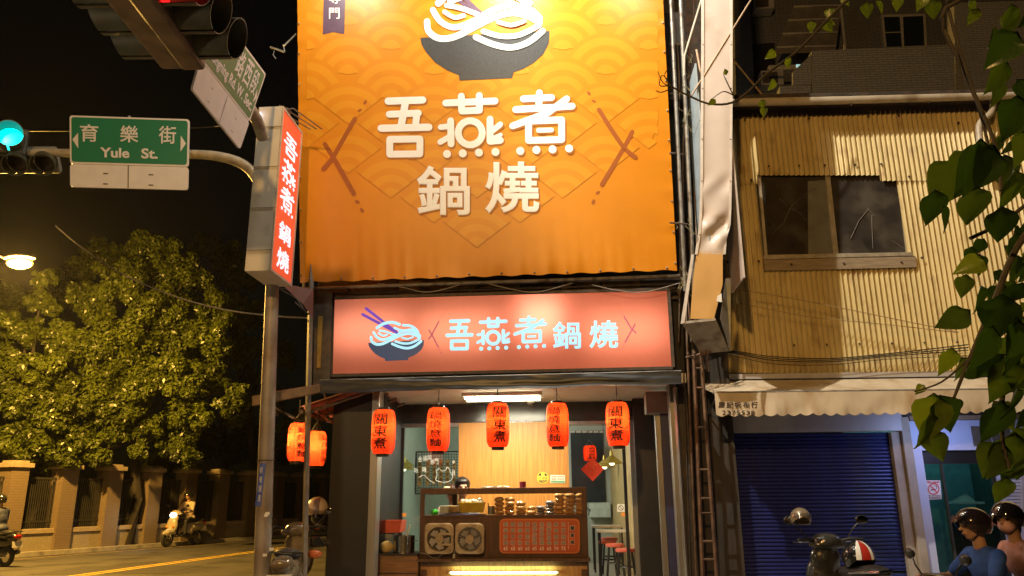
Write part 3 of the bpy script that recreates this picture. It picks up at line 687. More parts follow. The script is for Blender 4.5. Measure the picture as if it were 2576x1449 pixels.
cb('lower_panel', (cl+.02, DC+.02, FL), (cr-.02, DC+.055, zl2-.001), M('lower_oak', (.42, .2, .06), .5, var=.3, scale=5, stretch=(7, 7, .5)))
for x in (cl+.02, cr-.1): cb('stile', (x, DC-.0, FL), (x+.08, DC+.018, zl2-.1), wood_d)
cb('lintel_strip', (cl+.02, DC-.005, zl2-.06), (cr-.02, DC+.018, zl2-.003), wood_d)
MB().bb((cl+.058, DC+.02, zb2), (cr-.062, DC+.024, zb1)).build('case_glass', Mglass('case_glass', (.97, .98, .96), .04), ct)
MB().bb((cl+.01, DC+.095, zt-.012), (cr-.01, DC+.545, zt-.006)).build('top_glass', Mglass('case_glass'), ct)
a, b = cp(495, 1382, DC-.05), cp(2030, 1378, DC-.05); b.z = a.z
tl = thing('counter_tube_light', 'greenish white tube light glowing under the counter ledge', 'light', (a+b)/2, A)
MB().tube([a, b], .014, 12).build('tube', M('green_white_tube', (.9, 1, .8), .4, emit=(.86, 1, .52), es=9), tl)
MB().bb((a.x-.03, a.y+.016, a.z-.012), (b.x+.03, DC-.006, a.z+.012)).build('housing', white, tl)
lamp('counter_tube', 'AREA', A.m@((a+b)/2+Vector((0, -.03, 0))), 7, (.8, 1, .42), 1.3, aim=A.m@((a+b)/2+Vector((0, 1, .35))), sy=.04)
# menu board
mpf = lambda u, v, o: A.at(u, v, DC-.006-o)
def rrect(x0, y0, x1, y1, r, n=5):
    out = []
    for cx, cy, a in ((x1-r, y0+r, -90), (x1-r, y1-r, 0), (x0+r, y1-r, 90), (x0+r, y0+r, 180)):
        for k in range(n+1): q = R(a+90*k/n); out.append((cx+r*math.cos(q), cy+r*math.sin(q)))
    return out
def plate(mb, pts, pf, conv, th, dirv=Vector((0, 1, 0)), off=0):
    f = [pf(*conv(*p), off) for p in pts]; n = len(f); g = [p+dirv*th for p in f]
    mb.add(f+g, [tuple(range(n))[::-1], tuple(range(n, 2*n))]+[(i, (i+1) % n, n+(i+1) % n, n+i) for i in range(n)]); return mb
mn = thing('menu_board', 'orange price menu with columns of dishes on the counter front', 'menu', cp(1785, 1100), A)
plate(MB(), rrect(1203, 597, 2366, 1102, 70), mpf, zc, .008).build('board', M('menu_orange_edge', (.62, .17, .04), .4, var=.05), mn)
m = MB(); flatpoly(m, rrect(1222, 620, 2347, 1082, 55), mpf, zc, .0008); m.build('field', M('menu_orange', (.50, .085, .018), .4, var=.05), mn)
mb1, mb2 = MB(), MB()
cols = ['鍋燒意麵', '鍋燒冬粉', '鍋燒米粉', '鍋燒湯飯', '鍋燒烏龍麵', '鍋燒雞絲麵', '鍋燒科學麵', '麻辣鍋燒', '泡菜鍋燒']; prices = ['65']*7+['70', '75']
for i, cw in enumerate(cols):
    X = 1292+i*104.5; n = len(cw); ys = [680+k*(268/(n-1)) for k in range(n)]; h = 33 if n == 4 else 28
    for ch, y in zip(cw, ys):
        put(mb1, ch, boxmap(lambda u, v, o: mpf(u, v, .0016), X-34, y-h-2, X+34, y+h+2, zc), .035, 1); put(mb2, ch, boxmap(lambda u, v, o: mpf(u, v, .0050), X-28, y-h+3, X+28, y+h-3, zc), .0, 1)
    for a_, b_ in zip(prices[i], (-30, 4)):
        put(mb1, a_, boxmap(lambda u, v, o: mpf(u, v, .0016), X+b_, 1003, X+b_+30, 1057, zc), .02, 2)
for k, ch in enumerate(g3):
    put(mb1, ch, boxmap(lambda u, v, o: mpf(u, v, .0016), 2224, 698+k*103, 2294, 768+k*103, zc), .035, 1); put(mb2, ch, boxmap(lambda u, v, o: mpf(u, v, .0050), 2230, 704+k*103, 2288, 762+k*103, zc), .03, 2)
stroke(mb1, [(2197, 640), (2203, 1040)], 4, lambda u, v, o: mpf(u, v, .0016), zc, seg=4)
mb1.build('white_outline', M('menu_white', (.78, .70, .62), .5), mn); mb2.build('lettering', inkb, mn)
# two table fans leaning on the counter front
beige = M('yellowed_plastic', (.40, .30, .17), .5, var=.15, dirt=(.2, .13, .07), dirt_s=9)
def fan(X0, Y0, X1, Y1, lab, kind):
    cx, cy = (X0+X1)/2, (Y0+Y1)/2+10; f = thing('box_fan', lab, 'fan', cp(cx, Y1), A)
    rp = A.at(*zc(X1, cy), DC).x-A.at(*zc(cx, cy), DC).x; c = cp(cx, cy, DC-.06); k = rp/((X1-X0)/2)
    outer = rrect(X0, Y0, X1, Y1, 45, 4); N = 32; pf_ = lambda X, Y_, o=0: cp(X, Y_, DC-.1-o)
    # frame: rounded square plate with a round hole
    vs, fs = [], []
    for i in range(N):
        q = 2*math.pi*i/N; dx, dy = math.cos(q), math.sin(q); hw, hh = (X1-X0)/2, (Y1-Y0)/2
        s = min(hw/abs(dx) if abs(dx) > 1e-6 else 9e9, hh/abs(dy) if abs(dy) > 1e-6 else 9e9); s = min(s, math.hypot(hw, hh)*.9)
        r = 168
        for (rr0, o) in ((s, 0), (s*.9, .012), (r+12, .012), (r, -.03)): vs.append(pf_(cx+dx*rr0, cy-10+dy*rr0 if rr0 > 190 else cy+dy*rr0, o))
        vs.append(pf_(cx+dx*s, cy-10+dy*s, -.085))
    for i in range(N):
        j = (i+1) % N
        for k_ in range(3): fs.append((i*5+k_, i*5+k_+1, j*5+k_+1, j*5+k_))
        fs.append((i*5, j*5, j*5+4, i*5+4))
    MB().add(vs, fs).build('frame', beige, f, smooth=True)
    MB().add([pf_(cx+168*math.cos(2*math.pi*i/24), cy+168*math.sin(2*math.pi*i/24), -.035) for i in range(24)], [tuple(range(24))]).build('back_plate', M('fan_dark', (.05, .04, .03), .5), f)
    m = MB(); hc = pf_(cx, cy, -.01)
    for i in range(5):
        q = i*2*math.pi/5; m.add([pf_(cx+40*math.cos(q), cy+40*math.sin(q), -.02), pf_(cx+150*math.cos(q-.2), cy+150*math.sin(q-.2), -.012), pf_(cx+155*math.cos(q+.35), cy+155*math.sin(q+.35), -.02), pf_(cx+120*math.cos(q+.8), cy+120*math.sin(q+.8), -.03)], [(0, 1, 2, 3)])
    m.build('blades', M('clear_grey_blade', (.35, .33, .3), .2), f)
    MB().lathe([(0, 0), (k*62, 0), (k*62, .02), (k*45, .03), (0, .03)], pf_(cx, cy, -.005), 20, Matrix.Rotation(R(90), 3, 'X')).build('hub', beige, f, smooth=True)
    m = MB()
    if kind:
        for i in range(24): q = 2*math.pi*i/24; m.tube([pf_(cx+60*math.cos(q), cy+60*math.sin(q), .008), pf_(cx+168*math.cos(q), cy+168*math.sin(q), .008)], .0022, 4)
        for r in (100, 135, 166): m.tube([pf_(cx+r*math.cos(2*math.pi*i/24), cy+r*math.sin(2*math.pi*i/24), .009) for i in range(25)], .0022, 4, cap=False)
    else:
        for y in (-75, 78): m.hexa([pf_(cx-20, cy+y-16, .01), pf_(cx+170, cy+y-16, .01), pf_(cx+170, cy+y+16, .01), pf_(cx-20, cy+y+16, .01)], (0, .01, 0))
        for i in range(8): q = 2*math.pi*i/8; m.tube([pf_(cx+15*math.cos(q), cy+15*math.sin(q), .034), pf_(cx+50*math.cos(q), cy+50*math.sin(q), .034)], .003, 4)
    m.build('grille', beige if not kind else M('grille_grey', (.3, .27, .22), .4), f)
fan(118, 660, 540, 1110, 'yellowed square fan on the counter front, the left one with bars', 0)
fan(560, 660, 982, 1110, 'yellowed square fan on the counter front, the right one with round grille', 1)
m = MB(); m.tube([cp(X, Y_, DC-.06) for X, Y_ in curve([(60,1095),(150,1110),(220,1160),(300,1172),(345,1130),(395,1105)])], .004, 5); m.tube([cp(X, Y_, DC-.05) for X, Y_ in curve([(575,760),(560,900),(572,1000),(548,1090),(540,1120)])], .005, 5)
m.build('power_cord', M('grey_cable'), fr=A, label='grey power cords dangling round the two fans', cat='cord')
MB().bb(cp(526, 1112, DC-.06), cp(562, 1205, DC-.03)).build('socket_block', M('grey_plastic', (.55, .5, .42), .5), fr=A, label='small pale socket block hanging under the fans', cat='socket', bevel=.003)
# food in the case
bun = M('brown_bun_crust', (.52, .25, .075), .28, var=.35, scale=25, bump=.35, bscale=50, coat=.5); grey_p = M('grey_wrap', (.26, .22, .24), .3, var=.3, scale=25, coat=.4, bump=.3)
wrap = Mglass('clear_wrap', (1, 1, 1), .06, .15)
ordn = ['bottom', 'second', 'third', 'fourth', 'fifth', 'sixth']
stk = [(1205, 4, 140, 290, bun), (1352, 4, 140, 288, bun), (1512, 3, 145, 345, bun), (1668, 2, 135, 415, bun), (1800, 3, 130, 415, grey_p), (1932, 4, 140, 340, grey_p), (2070, 5, 150, 232, bun), (2222, 5, 150, 232, bun), (2358, 5, 120, 232, bun)]
for si, (X, n, w, Yt, mt) in enumerate(stk):
    for k in range(n):
        h = (538-Yt)/n; Yc = 538-h*(k+.5); d = DC+.19+random.uniform(-.03, .03); c = cp(X+random.uniform(-6, 6), Yc, d)
        rx = (cp(X+w/2, Yc, d)-cp(X, Yc, d)).x*1.06; rz = (cp(X, Yc-h/2, d)-cp(X, Yc, d)).z*1.25
        t = thing('wrapped_bun' if mt is bun else 'wrapped_packet', f"{'brown bun' if mt is bun else 'grey packet'} in clear wrap, {ordn[k]} from the bottom, {['first','second','third','fourth','fifth','sixth','seventh','eighth','ninth'][si]} stack in case" if k else f"{'brown bun' if mt is bun else 'grey packet'} in clear wrap at the bottom of the {['first','second','third','fourth','fifth','sixth','seventh','eighth','ninth'][si]} stack in case", 'bread' if mt is bun else 'packet', c-Vector((0, 0, rz)), A, 'wrapped food stacked in the glass case')
        m = MB(); m.ell(c, (rx*.97, .055, rz*1.02), n=16, k=9); m.v = [(x, y, z+.006*noise.noise(Vector((x*30, y*30, z*30)))) for x, y, z in m.v]; m.build('bun' if mt is bun else 'packet', mt, t, smooth=True)
        m = MB(); m.ell(c, (rx*1.04, .064, rz*1.1), n=12, k=7); m.v = [(x+.007*noise.noise(Vector((x*50, z*60, k))), y, z+.007*noise.noise(Vector((x*60, y*60, z*60)))) for x, y, z in m.v]; m.build('wrapper', wrap, t)
zb = zb2
def tub(X0, Y0, X1, Y1, d, mat, name, lab, cat, taper=.86, dep=.2, fill=None):
    a, b = cp(X0, Y0, d), cp(X1, Y1, d); cx, w, h = (a.x+b.x)/2, (b.x-a.x)/2, a.z-b.z; b.z = max(b.z, zb+.012)
    t = thing(name, lab, cat, (cx, d, b.z), A)
    P = lambda k, z, ins=0: [(cx-w*k+ins, d-dep/2*k+ins, z), (cx+w*k-ins, d-dep/2*k+ins, z), (cx+w*k-ins, d+dep/2*k-ins, z), (cx-w*k+ins, d+dep/2*k-ins, z)]
    m = MB(); m.add(P(taper, b.z)+P(1, a.z)+P(1, a.z, .008)+P(taper, b.z+.01, .008), [(0, 3, 2, 1)]+[(i, (i+1) % 4, 4+(i+1) % 4, 4+i) for i in range(4)]+[(4+i, 4+(i+1) % 4, 8+(i+1) % 4, 8+i) for i in range(4)]+[(8+i, 8+(i+1) % 4, 12+(i+1) % 4, 12+i) for i in range(4)]+[(12, 13, 14, 15)])
    m.build('tub', mat, t, bevel=.003)
    m = MB(); e = .006
    for i in range(4): p, q = P(1.03, a.z)[i], P(1.03, a.z)[(i+1) % 4]; m.tube([p, q], e, 6)
    m.build('rim', mat, t)
    return t, a, b
yt, a, b = tub(620, 368, 988, 505, DC+.25, M('yellow_tub', (.62, .40, .03), .35), 'egg_tub', 'yellow plastic tub full of eggs in the glass case', 'tub')
eggm = M('egg_shell', (.72, .66, .58), .45, var=.05); eggp = M('pinkish_egg', (.55, .40, .33), .45)
for i in range(12):
    X = 665+(i % 6)*54; Yy = 352-(i//6)*14+(i % 3)*5; c = cp(X, Yy, DC+.22+.07*(i//6))
    MB().ell(c, (.033, .033, .027), n=12, k=8).build('egg', eggm if i in (4, 5, 10, 9) else eggp, fr=A, smooth=True, label=('white' if i in (4, 5, 9, 10) else 'brown')+' egg in the '+('front' if i < 6 else 'back')+' row of the yellow tub, '+['leftmost', 'second from left', 'third from left', 'fourth from left', 'second from right', 'rightmost'][i % 6], cat='egg', group='eggs heaped in the yellow tub')
c = cp(915, 325, DC+.24); MB().ell(c, (.036, .034, .03), n=12, k=8).build('egg', eggm, fr=A, smooth=True, label='white egg topmost of the heap in the yellow tub', cat='egg', group='eggs heaped in the yellow tub')
tub(350, 415, 485, 515, DC+.2, M('clear_box', (.55, .55, .48), .3), 'plastic_box', 'clear plastic food box left of the yellow tub, the emptier one', 'box')
pb, a, b = tub(490, 415, 625, 500, DC+.2, M('amber_box', (.42, .26, .10), .3, var=.5, scale=20), 'plastic_box', 'clear plastic box of brown food beside the yellow tub', 'box')
m = MB(); [m.ell(cp(510+i*24, 425+5*(i % 2), DC+.2), .018, n=8, k=5) for i in range(5)]; m.build('food_pieces', M('braised_food', (.35, .15, .05), .3, coat=.6), pb, smooth=True)['kind'] = 'stuff'
for X0, X1, l_ in ((325, 640, 'blue plastic tray under the plastic boxes in the case'), (640, 992, 'blue plastic tray under the yellow tub in the case')):
    a, b = cp(X0, 508, DC+.12), cp(X1, 540, DC+.12); MB().bb((a.x, DC+.1, zb+.002), (b.x, DC+.4, zb+.011)).build('tray', M('blue_tray', (.05, .06, .22), .4), fr=A, label=l_, cat='tray', bevel=.003)
c = cp(262, 505, DC+.2); c.z = zb+.038
m = MB(); m.lathe([(.0, -.036), (.04, -.034), (.055, 0), (.046, .03), (.02, .036), (.018, .042), (0, .042)], c, 20); m.build('green_tape_roll', M('bright_green', (.06, .5, .06), .35), fr=A, smooth=True, label='bright green round pot at the left end of the glass case', cat='pot')
a, b = cp(1085, 415, DC+.2), cp(1085, 535, DC+.2); cpt = thing('utensil_cup', 'steel cup holding a spoon, in the case before the buns', 'cup', b, A)
MB().lathe([(.047, 0), (.05, a.z-b.z), (.046, a.z-b.z), (.044, .01), (0, .01)], b, 20).build('cup', steel, cpt, smooth=True)
MB().tube([b+Vector((-.02, 0, .02)), b+Vector((-.045, .0, a.z-b.z+.035))], .006, 6).build('spoon', wood_d, cpt)
a, b = cp(945, 122, DC+.2), cp(1340, 148, DC+.2); a.z = zt
m = MB(); m.grid(16, 4, lambda s, t: Vector((a.x+(b.x-a.x)*s, DC+.12+.25*t, zt+.02+.012*noise.noise(Vector((s*7, t*3, 0)))))); m.grid(16, 1, lambda s, t: Vector((a.x+(b.x-a.x)*s, DC+.12, zt+.002+t*(.018+.012*noise.noise(Vector((s*7, 0, 0)))))))
m.build('folded_cloth', M('white_cloth', (.7, .68, .62), .8), fr=A, label='white folded cloth lying on the glass counter top', cat='cloth')
a, b = cp(1538, 60, DC+.3), cp(1538, 145, DC+.3)
MB().lathe([(.042, 0), (.046, a.z-zt), (.043, a.z-zt), (.04, .01), (0, .01)], (a.x, DC+.3, zt), 20).build('cup', M('maroon_ceramic', (.2, .02, .05), .35), fr=A, smooth=True, label='maroon cup standing on the counter top', cat='cup')
c = cp(440, 135, DC+.3); c.z = zt+.015
MB().ell(c, (.05, .05, .016), n=12, k=6).build('lemon_dish', M('pale_dish', (.7, .62, .4), .4), fr=A, smooth=True, label='small pale dish on the counter top left of the cook', cat='dish')
# left side bench with pots
xl0, xl1 = A.at(*z5(190, 1350), 10.35).x, A.at(*z5(556, 1350), 10.35).x; zb3 = A.at(*z5(350, 1284), 10.35).z
bench = thing('side_bench', 'low wooden side bench with black top left of counter', 'bench', ((xl0+xl1)/2, 10.4, FL), A)
MB().bb((xl0+.05, 10.35, FL), (xl1, 10.9, zb3-.02)).build('cabinet', M('bench_wood', (.22, .10, .035), .5, var=.3, stretch=(.6, 7, 7), scale=5), bench); MB().bb((xl0+.02, 10.32, zb3-.018), (xl1, 10.93, zb3)).build('top', blk, bench, bevel=.004)
MB().bb((xl0+.05, 10.338, zb3-.245), (xl1, 10.349, zb3-.235)).build('drawer_gap', blk, bench)
a = A.at(*z5(456, 1150), 10.55); pot = thing('stock_pot', 'shiny steel stock pot with a ladle on the side bench', 'pot', (a.x, 10.55, zb3), A); rp = (A.at(*z5(535, 1200), 10.55)-A.at(*z5(378, 1200), 10.55)).x/2
MB().lathe([(0, 0), (rp, 0), (rp, a.z-zb3), (rp+.012, a.z-zb3+.004), (rp-.006, a.z-zb3+.002), (rp-.008, .01), (0, .01)], (a.x, 10.55, zb3+.001), 28).build('pot', M('bright_steel', (.6, .57, .5), .18, metal=1, var=.1), pot, smooth=True)
MB().tube([(a.x, 10.53, a.z-.1), A.at(*z5(500, 1070), 10.5)], .012, 8).build('ladle', M('white_handle', (.7, .66, .58), .4), pot)
for s in (-1, 1): MB().tube([(a.x+s*rp, 10.52, a.z-.06), (a.x+s*(rp+.035), 10.52, a.z-.065), (a.x+s*(rp+.035), 10.58, a.z-.065), (a.x+s*rp, 10.58, a.z-.06)], .006, 5).build('handle', steel, pot)
a, b = A.at(*z5(205, 1035), 10.75), A.at(*z5(450, 1125), 10.75)
bk = thing('red_basket', 'red orange plastic basket stacked on steel trays at left', 'basket', ((a.x+b.x)/2, 10.75, b.z), A)
cx, w = (a.x+b.x)/2, (b.x-a.x)/2
def ringbox(k, z, ins=0): return [(cx-w*k+ins, 10.6+ins, z), (cx+w*k-ins, 10.6+ins, z), (cx+w*k-ins, 10.95-ins, z), (cx-w*k+ins, 10.95-ins, z)]
m = MB(); m.add(ringbox(.92, b.z)+ringbox(1, a.z)+ringbox(1, a.z, .01)+ringbox(.92, b.z+.01, .01), [(0, 3, 2, 1)]+[(i+4*j, (i+1) % 4+4*j, 4+(i+1) % 4+4*j, 4+i+4*j) for i in range(4) for j in range(3)]+[(12, 13, 14, 15)])
m.build('basket', M('red_basket_plastic', (.62, .10, .05), .4), bk, bevel=.004)
m = MB(); m.bb((cx-w*1.03, 10.59, a.z-.025), (cx+w*1.03, 10.6, a.z+.004)); m.build('rim', M('red_basket_plastic'), bk)
a, b = A.at(*z5(212, 1130), 10.75), A.at(*z5(365, 1195), 10.75)
MB().bb((a.x, 10.6, zb3+.17), (b.x+.03, 10.95, a.z-.008)).build('steel_tray', steel, fr=A, label='steel tray box under the red basket', cat='tray', bevel=.006)
MB().bb((a.x, 10.62, zb3), (b.x-.03, 10.95, zb3+.169)).build('steel_tray', steel, fr=A, label='lower steel container standing on the side bench', cat='container', bevel=.006)
c = A.at(*z5(325, 1232), 10.5); MB().ell((c.x, c.y, zb3+.075), (.09, .06, .075), n=16, k=10).build('sauce_jug', M('cream_jug', (.6, .45, .17), .4), fr=A, smooth=True, label='cream yellow round jug on the side bench by the pot', cat='jug')
# dining tables and stools
tmat = M('pale_table_top', (.5, .47, .38), .3)
def table(X0, X1, Yb, Yf, d0, lab):
    a, b = A.at(*z5(X0, Yf), d0), A.at(*z5(X1, Yf), d0); z = a.z; t = thing('dining_table', lab, 'table', ((a.x+b.x)/2, d0, FL), A, 'small dining tables inside')
    MB().bb((a.x, d0, z-.03), (b.x, d0+.6, z)).build('table_top', tmat, t, bevel=.004)
    for x in (a.x+.02, b.x-.05):
        for y in (d0+.02, d0+.55): MB().bb((x, y, FL), (x+.03, y+.03, z-.031)).build('leg', blk, t)
table(1850, 2090, 1070, 1078, 13.6, 'small pale dining table with black legs, the far one at the right doorway')
table(1892, 2172, 1100, 1112, 12.5, 'small pale dining table with black legs, the nearer one at the right doorway')
def stool(X, Y_, d, w, lab):
    c = A.at(*z5(X, Y_), d); t = thing('bar_stool', lab, 'stool', (c.x, d, FL), A, 'stools with red seats inside'); r = w*.33862/FOC*d/2
    MB().lathe([(0, -.02), (r*.95, -.02), (r, 0), (r*.97, .025), (0, .035)], c, 20).build('seat', M('red_seat', (.55, .12, .08), .5), t, smooth=True)
    for sx in (-1, 1):
        for sy in (-1, 1): MB().tube([c+Vector((sx*r*.6, sy*r*.6, -.02)), (c.x+sx*r*.95, d+sy*r*.95, FL)], .012, 6).build('leg', blk, t)
    MB().tube([Vector((c.x, d, (c.z+FL)/2))+Vector((r*.8*math.cos(q*.7854), r*.8*math.sin(q*.7854), 0)) for q in range(9)], .008, 5, cap=False).build('foot_ring', blk, t)
stool(1982, 1175, 13.4, 120, 'round red stool, farthest and highest of the four'); stool(1965, 1198, 12.9, 125, 'round red stool, leftmost, just below the far one')
stool(2020, 1222, 12.3, 132, 'round red stool in the middle under the near table'); stool(2100, 1258, 11.95, 142, 'round red stool nearest the black door post at right')
# small black bracket on the counter's right side
m = MB(); m.tube([cp(2470, 440), cp(2520, 470), cp(2490, 540)], .008, 5); m.tube([cp(2475, 470), cp(2512, 495)], .006, 5); m.build('wire_basket', blk, fr=A, label='small black wire holder hooked on the right end of the glass case', cat='holder')
# ================================================================== PROJECTING SIGN, POLE, SIDE ROOF, LEFT POST
xr = A.at(696, 470, 8.3).x
n0, n1 = A.atx(704, 267, xr), A.atx(688, 690, xr); n1.y = n0.y = 8.3
f0, f1 = A.atx(752, 320, xr), A.atx(744, 709, xr); fy = (f0.y+f1.y)/2
wv = abs((A.at(704, 267, 8.3)-A.at(643, 270, 8.3)).x); z1_, z0_ = n0.z, A.atx(688, 690, xr).z
z0_ = A.at(688, 680, 8.3).z; z1_ = A.at(703, 267, 8.3).z
vs = thing('vertical_sign_box', 'tall projecting sign box with beige edge and red face of white characters', 'sign', (xr-wv/2, 8.8, z0_), A)
beigep = M('beige_sign_metal', (.74, .70, .61), .5, var=.05, scale=4, bump=.05, dirt=(.3, .24, .17), dirt_s=3, dirt_lo=.6, dirt_hi=.85)
MB().bb((xr-wv, 8.3, z0_), (xr-.012, fy, z1_)).build('casing', beigep, vs, bevel=.006)
MB().bb((xr-.012, 8.33, z0_+.03), (xr-.002, fy-.03, z1_-.03)).build('face', M('red_backlit_face', (.62, .09, .04), .4, var=.06, emit=(.95, .10, .035), es=.62), vs)
for a, b in (((8.3, z0_), (8.33, z1_)), ((fy-.03, z0_), (fy, z1_)), ((8.331, z0_), (fy-.031, z0_+.03)), ((8.331, z1_-.03), (fy-.031, z1_))): MB().bb((xr-.011, a[0], a[1]), (xr+.006, b[0], b[1])).build('edge_trim', M('pale_trim', (.6, .5, .4), .4), vs)
for k in range(4): MB().box((xr-wv/2, 8.297, z0_+(z1_-z0_)*(.12+.25*k)), (wv*.99, .004, .006)).build('seam', M('seam_dark', (.2, .16, .12), .6), vs)
def vf(c0, z):  # glyph boxes on the red face: depth span & height span
    def f(s, t): return Vector((xr+.001, 8.3+(fy-8.3)*(c0[0]+(c0[1]-c0[0])*s), z[1]+(z[0]-z[1])*t))
    return f
H_ = z1_-z0_
m = MB()
def face3(k, ztop, zbot):
    cx0, cx1 = {1: (487, 760), 2: (782, 1115), 3: (1138, 1472)}[k]
    def pf_(u, v, o): return Vector((xr+.001+o, 8.3+(fy-8.3)*(.16+.68*(u-cx0)/(cx1-cx0)), ztop+(zbot-ztop)*(v-445)/(340)))
    return pf_
for k, (a, b) in {1: (.90, .745), 2: (.73, .565), 3: (.55, .385)}.items():
    big_chars(m, face3(k, z0_+H_*a, z0_+H_*b), lambda x, y: (x, y), 0, only=(k,))
put(m, '鍋', vf((.24, .8), (z0_+H_*.335, z0_+H_*.215)), .02); put(m, '燒', vf((.24, .8), (z0_+H_*.175, z0_+H_*.05)), .02)
m.build('lettering', M('white_blue_backlit', (.8, .85, .9), .4, emit=(.72, .88, 1), es=1.0), vs)
c = A.at(645, 291, 8.28); sl = thing('led_bulb', 'small bluish white lamp glowing beside the top of the tall sign box', 'lamp', c, A)
MB().ell(c, (.022, .02, .05), n=12, k=8).build('bulb', M('led_glow', (.9, .9, 1), .4, emit=(.75, .75, 1), es=20), sl, smooth=True)
MB().tube([c+Vector((0, 0, .05)), c+Vector((.05, .1, .09))], .012, 6).build('bracket', dark, sl)
m = MB(); [m.tube([(xr-wv*.5+x, 8.4, z1_), (xr-wv*.3+x*1.5, 8.5, z1_+.07), (xr+.2+x, 8.9, z1_-.02)], .008, 5) for x in (-.05, .03, .1)]; m.box((xr-wv*.2, 8.5, z1_+.04), (.14, .1, .08), Matrix.Rotation(.4, 3, 'Y')); m.build('mounting_bracket', rust, vs)
# rafters down on the left between sign and shop
# pole
DP = 9.2
pt, pb_ = W.at(699, 330, DP), W.at(658, 1460, DP); pd = (pb_-pt); pb_ = pt+pd*((pt.z-0)/(pt.z-pb_.z)) if True else pb_
polem = M('grimy_grey_pole', (.30, .26, .22), .55, metal=.2, var=.3, scale=5, bump=.15, dirt=(.17, .10, .05), dirt_s=2.5)
pole = thing('street_pole', 'tall grimy grey steel pole carrying the street signs, blue sticker on it', 'pole', pb_)
ptop = pt
MB().tube([pb_, pb_+(ptop-pb_)*.4, ptop], [.098, .088, .07], 20).build('shaft', polem, pole, smooth=True)
def onpole(u, v, rad=.094):  # point on the front of the pole
    return W.at(u, v, DP-rad)
MB().lathe([(.1, 0), (.1, .012)], pb_+(ptop-pb_)*((W.at(670, 1160, DP).z)/ptop.z), 20).build('seam_ring', dark, pole)
m = MB(); m.grid(4, 8, lambda s, t: (lambda a: Vector((W.at(665, 1220, DP).x-.0+.098*math.sin(a)+(-.012+.024*t), DP-.098*math.cos(a), W.at(660, 1273, DP).z*(1-t)+W.at(665, 1166, DP).z*t)))(-.55+.75*s))
bs = m.build('blue_sticker', M('blue_sticker', (.06, .10, .45), .5, var=.25), pole)
m = MB()
for i, ch in enumerate('前有測速'): 
    def f(s, t, i=i):
        a = -.35+.35*s; z = W.at(665, 1175+i*23, DP).z-.075*(1-t); return Vector((W.at(665, 1220, DP).x+.1*math.sin(a), DP-.1005*math.cos(a), z))
    put(m, ch, f, 0, 1)
m.build('sticker_lettering', whp, bs)
for i, (u, v) in enumerate(((671, 1295), (681, 1385), (664, 1400), (668, 1300))):
    p = W.at(u, v, DP-.1); m = MB(); m.grid(3, 2, lambda s, t: p+Vector((-.02+.05*s, .012*abs(s-.5), .03*t))); m.build('paper_scrap', whp, pole)
# mast arm to the left with the Yule St. sign
armm = M('mast_arm_paint', (.34, .31, .25), .5, metal=.1, var=.25, scale=6, dirt=(.15, .13, .1), dirt_s=5)
arm = [W.at(*p, DP) for p in curve([(686, 560), (668, 500), (640, 440), (600, 408), (540, 392), (470, 388), (300, 386), (120, 384), (-60, 383), (-260, 382)], 4)]
MB().tube(arm, [.075-.03*i/(len(arm)-1) for i in range(len(arm))], 14).build('mast_arm', armm, pole, smooth=True)
# second arm towards the camera
XA = -2.93
ys = 7.8
arm2 = [W.atx(u, v, XA-.05) for u, v in ((662, 345), (645, 300), (600, 225), (535, 122), (438, -4), (300, -175), (60, -460))]
MB().tube(arm2, [.075, .07, .066, .062, .06, .055, .05], 12).build('mast_arm', armm, pole, smooth=True)
green = M('sign_green', (.008, .16, .085), .4, var=.05, scale=3); sgw = M('sign_white', (.62, .60, .60), .45, var=.05)
stripes = sgw
def road_sign(lab, pf, conv, cs, split, texts, arrows, dashes, div, thick, name='street_sign', fr=Y, eng=None):
    """cs: TL,TR,BR,BL corners; split: two points of the line between green and white boards"""
    t = thing(name, lab, 'sign', pf(*conv(*cs[2]), 0), fr)
    def lerp(a, b, k): return (a[0]+(b[0]-a[0])*k, a[1]+(b[1]-a[1])*k)
    def P(s, v): return lerp(lerp(cs[0], cs[1], s), lerp(cs[3], cs[2], s), v)
    def rq(s0, v0, s1, v1, r=.02):
        return [P(s0+r, v0), P(s1-r, v0), P(s1-r*.3, v0+r*.5), P(s1, v0+r*1.6), P(s1, v1-r*1.6), P(s1-r*.3, v1-r*.5), P(s1-r, v1), P(s0+r, v1), P(s0+r*.3, v1-r*.5), P(s0, v1-r*1.6), P(s0, v0+r*1.6), P(s0+r*.3, v0+r*.5)]
    g0, g1 = split
    plate(MB(), rq(0, 0, 1, g0), pf, conv, 1, thick).build('green_board_border', sgw, t)
    gbd = MB(); flatpoly(gbd, rq(.014, .022, .986, g0-.025), pf, conv, .002); gbd.build('green_board', green, t)
    plate(MB(), rq(0, g1, 1, 1), pf, conv, 1, thick).build('number_board', sgw, t)
    m = MB()
    for a, b in dashes: stroke(m, [P(a-.018, b), P(a+.018, b)], .011*abs(cs[1][0]-cs[0][0])*.8, lambda u, v, o: pf(u, v, .002+o), conv, seg=4)
    stroke(m, [P(div, g1+.005), P(div, .99)], .007*abs(cs[1][0]-cs[0][0]), lambda u, v, o: pf(u, v, .002+o), conv, seg=4); m.build('black_print', inkb, t)
    m = MB()
    for body, s0, v0, s1, v1, bold in texts:
        put(m, body, lambda s, tt: pf(*conv(*P(s0+(s1-s0)*s, v1+(v0-v1)*tt)), .004), bold, 4)
    for pts in arrows: m.add([pf(*conv(*P(*p)), .004) for p in pts], [(0, 1, 2)])
    m.build('white_lettering', sgw, t); return t
DY = 9.0
ypf = lambda u, v, o: Y.at(u, v, DY+.29-o)
yc = [(350, 580), (953, 600), (945, 955), (353, 940)]
